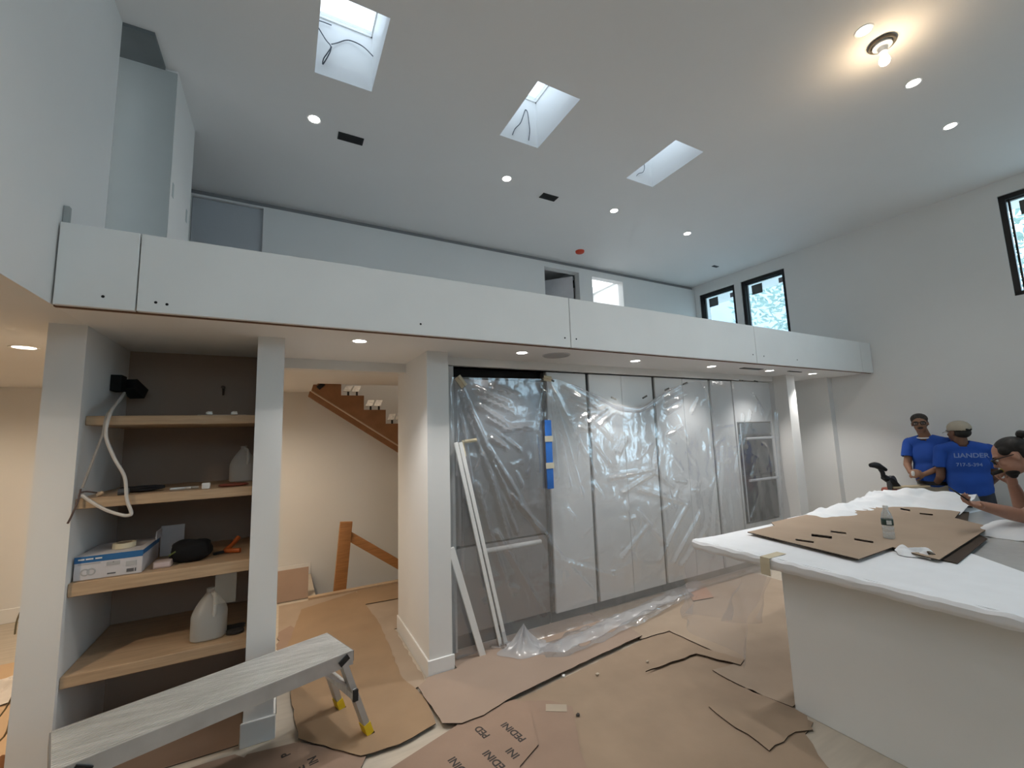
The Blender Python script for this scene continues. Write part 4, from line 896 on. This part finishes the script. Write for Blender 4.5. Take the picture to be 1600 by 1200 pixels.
TEE = mat('royal_blue_tee',(.015,.075,.38),.8,.08,7,.05,40); KHAKI = mat('khaki_trousers',(.50,.47,.40),.8,.06,8); DENIM = mat('dark_trousers',(.03,.035,.05),.8,.1,9)
LIP = mat('lip',(.22,.09,.07),.5); SHOE = mat('work_boot',(.10,.07,.045),.7); TEEW = mat('white_tee',(.70,.72,.75),.8,.04,7,.05,40)

def standing(label, base, hips, feet, chest, neck, sh, el, wr, hd, hup, fdir, skin, tee, trouser, hand_dirs, hs=1.0, neck_back=.0, watch=None):
    P_ = thing('person',label,'person',base)
    V = Vector; X = frame(fdir)
    hd_p,c,F,s = head(*hd)
    body = list(hd_p)
    body += [('cap',c-F[1]*.015*s-F[2]*.06*s,V(neck),.054*s,.058*s)]
    body += [('ell',V(chest),(.155,.095,.17),X),('ell',(V(chest)+V(hips))/2,(.14,.09,.16),X),('ell',V(hips),(.15,.095,.12),X)]
    for k in (0,1):
        body += [('cap',V(neck)-V((0,0,.03))+(V(sh[k])-V(neck))*.2,V(sh[k]),.048,.05),('cap',V(sh[k]),V(el[k]),.049*s,.040*s),('cap',V(el[k]),V(wr[k]),.041*s,.027*s)]
        body += [('cap',V(hips)+X[0]*(.08 if k else -.08),V(feet[k])+V((0,0,.48)),.075,.055),('cap',V(feet[k])+V((0,0,.48)),V(feet[k])+V((0,0,.10)),.052,.036),('cap',V(feet[k])+V((0,0,.05)),V(feet[k])+X[1]*.1+V((0,0,.04)),.03,.025)]
        d,n,cu,sd = hand_dirs[k]; hand(body,wr[k],d,n,s,cu,sd)
    b = fuse('body',body,.0062,skin,P_,3)
    shirt = [('ell',V(chest)+V((0,0,.02)),(.180,.122,.185),X),('ell',(V(chest)+V(hips))/2,(.180,.124,.20),X),('ell',V(hips)+V((0,0,.04)),(.178,.124,.14),X)]
    for k in (0,1): shirt += [('cap',V(neck)-V((0,0,.015))+(V(sh[k])-V(neck))*.15,V(sh[k]),.066,.066)]
    cutp = V(hips).z-.045
    def carve(v):
        if v.z < cutp: return True
        q = v-V(neck); return math.hypot(q.x,q.y) < .062 and q.z > -.03
    def wrinkle(v): return v+V((noise.noise(v*9),noise.noise(v*9+V((5,0,0))),0))*.007
    sh_o = fuse('shirt',shirt,.010,tee,P_,14,deform=wrinkle,carve=carve)
    for k in (0,1):
        d = (V(el[k])-V(sh[k])).normalized(); p = V(sh[k])+(V(el[k])-V(sh[k]))*.62
        sl = fuse('sleeve',[('cap',V(sh[k]),p+d*.05,.069,.066)],.010,tee,sh_o,4,deform=wrinkle,carve=lambda v,p=p,d=d: (v-p).dot(d) > .01)
        m2 = sl.modifiers.new('thick','SOLIDIFY'); m2.thickness = .004; m2.offset = -1
    md = sh_o.modifiers.new('thick','SOLIDIFY'); md.thickness = .004; md.offset = -1
    tr = [('ell',V(hips),(.168,.112,.12),X)]
    for k in (0,1): tr += [('cap',V(hips)+X[0]*(.08 if k else -.08),V(feet[k])+V((0,0,.48)),.090,.068),('cap',V(feet[k])+V((0,0,.48)),V(feet[k])+V((0,0,.06)),.068,.060)]
    fuse('trousers',tr,.011,trouser,P_,3,carve=lambda v: v.z > V(hips).z+.10)
    for k in (0,1): shoe(V(feet[k]),X[1],P_,SHOE)
    return P_,b,c,F,s
V = Vector
# man facing the camera
fd = (-.93,.15,0)
P1,b1,c,F,s = standing('man in a blue t-shirt and glasses, facing the camera with hands together',(6.57,2.11,0),(6.58,2.10,1.0),[(6.60,2.22,0),(6.60,1.98,0)],(6.57,2.11,1.30),(6.55,2.12,1.525),[(6.575,2.275,1.455),(6.545,1.945,1.455)],[(6.50,2.30,1.21),(6.48,1.955,1.215)],[(6.37,2.235,1.13),(6.36,2.12,1.115)],((6.485,2.13,1.685),(-.95,-.26,-.03),(0,.05,1),.92),None,fd,SKIN1,TEE,KHAKI,[((-.5,-.5,.1),(.3,-.8,-.2),60,1),((-.6,.5,.0),(.2,.8,-.2),60,-1)])
face_bits(b1,c,F,s,SKIN1,LIP,HAIRG); glasses(P1,c,F,s,BLACK)
r,f,u = F; at = lambda a,b,d: c+(r*a+f*b+u*d)*s
fuse('hair',[('ell',at(0,-.018,.056),(.077,.086,.066),F),('ell',at(0,-.055,.0),(.070,.054,.065),F),('ell',at(-.066,-.005,.03),(.010,.03,.03),F),('ell',at(.066,-.005,.03),(.010,.03,.03),F)],.007,HAIRG,P1,2)
prims_mesh([('ell',at(0,.103,-.052),(.027,.007,.008),F)]).build('moustache',HAIRG,P1,smooth=True)
MB().tube([V((6.55,2.12,1.535))+V((math.cos(a)*.068,math.sin(a)*.072,-.012*math.cos(a-math.pi)-.008)) for a in [k*2*math.pi/12 for k in range(13)]],.008,6,sub=3).build('collar',TEEW,P1,smooth=True)
MB().lathe((6.58,2.10,1.015),[(.150,-.02),(.155,-.02),(.155,.02),(.150,.02)],28).build('belt',BLACK,P1,smooth=True)
printed('LIANDER',(0,0),.018,0,P1,mat('pale_shirt_print',(.35,.42,.62),.7),0,'chest_print',rot=Matrix.Identity(3)) if False else None
tag(blobby('w',(6.30,2.19,1.12),(.016,.016,.035),0,2.6,.1,4,12,8).build('white_caulk_tube',WHITEPL,None,smooth=True),'small white object in the hands of the man with glasses','tube')
# man seen from behind
fd = (.86,.50,0)
P2,b2,c,F,s = standing('man in a tan cap and blue t-shirt, seen from behind',(6.47,1.78,0),(6.48,1.79,.94),[(6.42,1.90,0),(6.55,1.68,0)],(6.465,1.79,1.22),(6.44,1.80,1.46),[(6.565,1.645,1.385),(6.395,1.955,1.385)],[(6.60,1.63,1.10),(6.375,1.985,1.10)],[(6.74,1.74,.98),(6.52,2.09,.98)],((6.44,1.81,1.575),(.45,.86,.0),(0,0,1),.94),None,fd,SKIN2,TEE,DENIM,[((.7,.4,0),(0,.3,-.9),35,1),((.7,.4,0),(0,.3,-.9),35,-1)])
face_bits(b2,c,F,s,SKIN2,LIP,HAIR)
r,f,u = F; at = lambda a,b,d: c+(r*a+f*b+u*d)*s
fuse('hair',[('ell',at(0,-.045,.0),(.074,.066,.06),F)],.007,HAIR,P2,2)
CAP = mat('tan_cap',(.40,.36,.29),.8,.06,12)
cp = fuse('cap',[('ell',at(0,-.015,.050),(.086,.108,.082),F)],.008,CAP,P2,2,carve=lambda v: (v-at(0,0,.018)).dot(u) < 0)
md = cp.modifiers.new('t','SOLIDIFY'); md.thickness = .004
MB().grid(lambda a,b_: at((a-.5)*.15*(1-.25*b_**2),.085+.075*b_*(1-(2*a-1)**2*.45),.026-.018*b_-.02*(2*a-1)**2),12,6).build('cap_peak',CAP,cp,smooth=True)
prims_mesh([('ell',at(0,-.118,.035),(.035,.008,.018),F)]).build('strap_gap',HAIR,cp,smooth=True)
# lettering across the back of the shirt
nb = Vector((-.86,-.50,0)); rb = Vector((.50,-.86,0)); ub = Vector((0,0,1)); ROT = Matrix((rb,ub,nb)).transposed()
PALE = mat('pale_shirt_print',(.20,.28,.52),.7)
for txt,z,sz,off in (('LIANDER',1.315,.066,-.125),('717-5-394',1.225,.048,-.115)):
    p = Vector((6.465,1.79,0))+nb*.131+rb*off; printed(txt,(p.x,p.y),sz,0,P2,PALE,z,'shirt_print',rot=ROT)
# bearded person leaning over the island with a phone
k = 1.05
P3 = thing('person','person with a dark hair bun, glasses and beard, leaning over the island with a phone','person',(4.66,.20,0))
hc = V((4.615,1.035,1.435)); hf = (-.22,.82,-.42); hd_p,c,F,s = head(hc,hf,(0,.3,1),k)
body = list(hd_p); neck = V((4.66,.86,1.36)); hips = V((4.68,.20,.98)); chest = V((4.67,.62,1.24)); X = frame((0,.8,-.62),(0,.5,.8))
body += [('cap',c-F[1]*.03-F[2]*.06,neck,.056*k,.062*k),('ell',chest,(.17,.11,.19),(X[0],X[2],X[1])),('ell',(chest+hips)/2,(.15,.22,.12),(V((1,0,0)),V((0,.85,.5)),V((0,-.5,.85)))),('ell',hips,(.16,.11,.13),frame((0,1,0)))]
shL,shR = V((4.48,.76,1.27)),V((4.86,.76,1.27)); elL,elR = V((4.578,1.02,1.02)),V((4.80,1.06,1.00)); wrL,wrR = V((4.376,1.174,1.10)),V((4.705,1.075,1.215))
for a,b_,w_ in ((shL,elL,wrL),(shR,elR,wrR)):
    body += [('cap',neck+(a-neck)*.3-V((0,0,.03)),a,.055,.058),('cap',a,b_,.053*k,.043*k),('cap',b_,b_+(w_-b_)*.35,.043*k,.046*k),('cap',b_+(w_-b_)*.35,w_,.046*k,.030*k)]
hand(body,wrL,(-.83,.45,.20),(-.1,-.3,.95),k,52,1); hand(body,wrR,(-.3,.05,.95),(-.6,.4,.1),k,75,1)
for q in (-1,1):
    ft = V((4.68+q*.11,.10,0)); body += [('cap',hips+V((q*.08,0,0)),ft+V((0,.02,.5)),.08,.058),('cap',ft+V((0,.02,.5)),ft+V((0,0,.1)),.055,.038)]
b3 = fuse('body',body,.0062,SKIN3,P3,3)
face_bits(b3,c,F,s,SKIN3,LIP,HAIR); glasses(P3,c,F,s,BLACK)
r,f,u = F; at = lambda a,b,d: c+(r*a+f*b+u*d)*s
hr = fuse('hair',[('ell',at(0,-.026,.052),(.084,.094,.079),F),('ell',at(0,-.062,.012),(.080,.062,.078),F),('ell',at(.060,.01,.045),(.022,.04,.035),F),('ell',at(-.060,.01,.045),(.022,.04,.035),F)],.006,HAIR,P3,2)
fuse('bun',[('ell',at(0,-.115,.110),(.034,.030,.030),F),('ell',at(.01,-.135,.095),(.024,.026,.024),F)],.006,HAIR,hr,2,deform=lambda v: v+V((noise.noise(v*40),noise.noise(v*40+V((3,0,0))),noise.noise(v*40+V((0,7,0)))))*.005)
fuse('beard',[('ell',at(0,.052,-.088),(.050,.045,.028),F),('ell',at(0,.066,-.105),(.030,.026,.026),F)],.006,HAIR,P3,2)
X2 = (V((1,0,0)),V((0,.85,.5)),V((0,-.5,.85)))
sr = [('ell',chest,(.20,.21,.135),X2),('ell',(chest+hips)/2,(.178,.25,.14),X2),('ell',hips+V((0,.03,.03)),(.18,.15,.14),X2)]
for a,b_ in ((shL,elL),(shR,elR)): sr += [('cap',neck+(a-neck)*.35-V((0,0,.04)),a,.07,.074)]
def cv3(v): return (v-neck).length < .078 or v.z < .90
so = fuse('shirt',sr,.010,TEEW,P3,12,deform=lambda v: v+V((noise.noise(v*9),noise.noise(v*9+V((5,0,0))),noise.noise(v*7)))*.008,carve=cv3); md = so.modifiers.new('t','SOLIDIFY'); md.thickness = .004; md.offset = -1
for a,b_ in ((shL,elL),(shR,elR)):
    d = (b_-a).normalized(); p = a+(b_-a)*.68
    sl = fuse('sleeve',[('cap',a,p+d*.05,.078,.074)],.010,TEEW,so,4,carve=lambda v,p=p,d=d: (v-p).dot(d) > 0); md = sl.modifiers.new('t','SOLIDIFY'); md.thickness = .004; md.offset = -1
tr = [('ell',hips,(.175,.12,.13),frame((0,1,0)))]
for q in (-1,1):
    ft = V((4.68+q*.11,.10,0)); tr += [('cap',hips+V((q*.085,0,0)),ft+V((0,.02,.5)),.095,.072),('cap',ft+V((0,.02,.5)),ft+V((0,0,.06)),.072,.062)]; shoe(ft,(0,1,0),P3,SHOE)
fuse('trousers',tr,.011,DENIM,P3,3,carve=lambda v: v.z > 1.07)
q = MB(); q.bar((4.265,1.215,1.155),(4.195,1.262,1.225),.075,.009,upv=Vector((.95,.28,-.1)).cross(Vector((-.07,.047,.07)))); ph = q.build('phone',BLACK,None,bevel=.003); tag(ph,'black smartphone held by the leaning person','phone')
t = thing('marker_pen','black and yellow marker held at the mouth of the leaning person','marker',tuple(at(0,.11,-.06)))
MB().cyl(at(-.01,.100,-.062),at(-.045,.150,-.062),.013,.012,12).build('cap',RUBBER,t,smooth=True); MB().cyl(at(.01,.085,-.055),at(-.012,.103,-.062),.0135,.0135,12).build('barrel',mat('yellow_barrel',(.55,.50,.03),.5),t,smooth=True)
# folded foam pad under the elbows
pd = MB().grid(lambda a,b_: V((4.38+.56*a,.90+.36*b_,.887+.088*math.sin(math.pi*min(1,max(0,a)))**.5*math.sin(math.pi*b_)**.5+.006*noise.noise((a*9,b_*9,1)))),40,26).build('foam_pad',FOAM,None,smooth=True); tag(pd,'folded white foam pad under the elbows of the leaning person','foam pad')

# ------------------------------------------------------------------ mitre saw on a stand beyond the island
t = thing('mitre_saw','black mitre saw with a raised handle and board, beyond the island','saw',(6.25,2.36,0))
SG = mat('saw_dark',(.015,.015,.016),.5); 
MB().box(6.0,6.5,2.20,2.52,.84,.90).build('stand_top',mat('stand_grey',(.25,.25,.26),.5,metal=.4),t)
for sx_ in (6.03,6.47):
    for sy_ in (2.22,2.50): MB().box(sx_-.015,sx_+.015,sy_-.015,sy_+.015,0,.84).build('stand_leg',MATS['stand_grey'],t)
MB().lathe((6.28,2.34,.90),[(0,.05),(.14,.05),(.15,.03),(.15,0)],24).build('turntable',mat('saw_red',(.30,.07,.04),.5),t,smooth=True)
MB().tube([(6.26,2.335,.95),(6.20,2.35,1.02),(6.14,2.37,1.06),(6.10,2.39,1.09)],.035,10,rad=lambda q_: .045-.012*q_).build('arm',SG,t,smooth=True)
MB().tube([(6.10,2.39,1.09),(6.09,2.39,1.14),(6.07,2.40,1.18)],.022,10).build('neck',SG,t,smooth=True)
MB().tube([(5.97,2.45,1.225),(6.03,2.42,1.225),(6.08,2.40,1.20),(6.13,2.365,1.165)],.022,10,rad=lambda q_: .016+.020*math.sin(math.pi*min(1,q_*.9+.1))).build('handle',SG,t,smooth=True)
MB().cyl((6.20,2.37,1.0),(6.20,2.34,1.0),.10,n=28).build('blade_guard',mat('guard_grey',(.08,.08,.085),.4),t,smooth=True)
o = MB(); o.bar((6.17,2.36,.968),(6.42,2.12,.985),.10,.018); o = o.build('pale_board',mat('raw_board',(.62,.50,.33),.6,.1,8),None,bevel=.002); tag(o,'pale wooden board lying across the mitre saw','board')
o = blobby('y',(6.44,2.34,.925),(.06,.05,.025),0,2.6,.2,3).build('yellow_cloth',mat('yellow_cloth',(.55,.55,.06),.8),None,smooth=True); tag(o,'small yellow cloth on the saw stand','cloth')
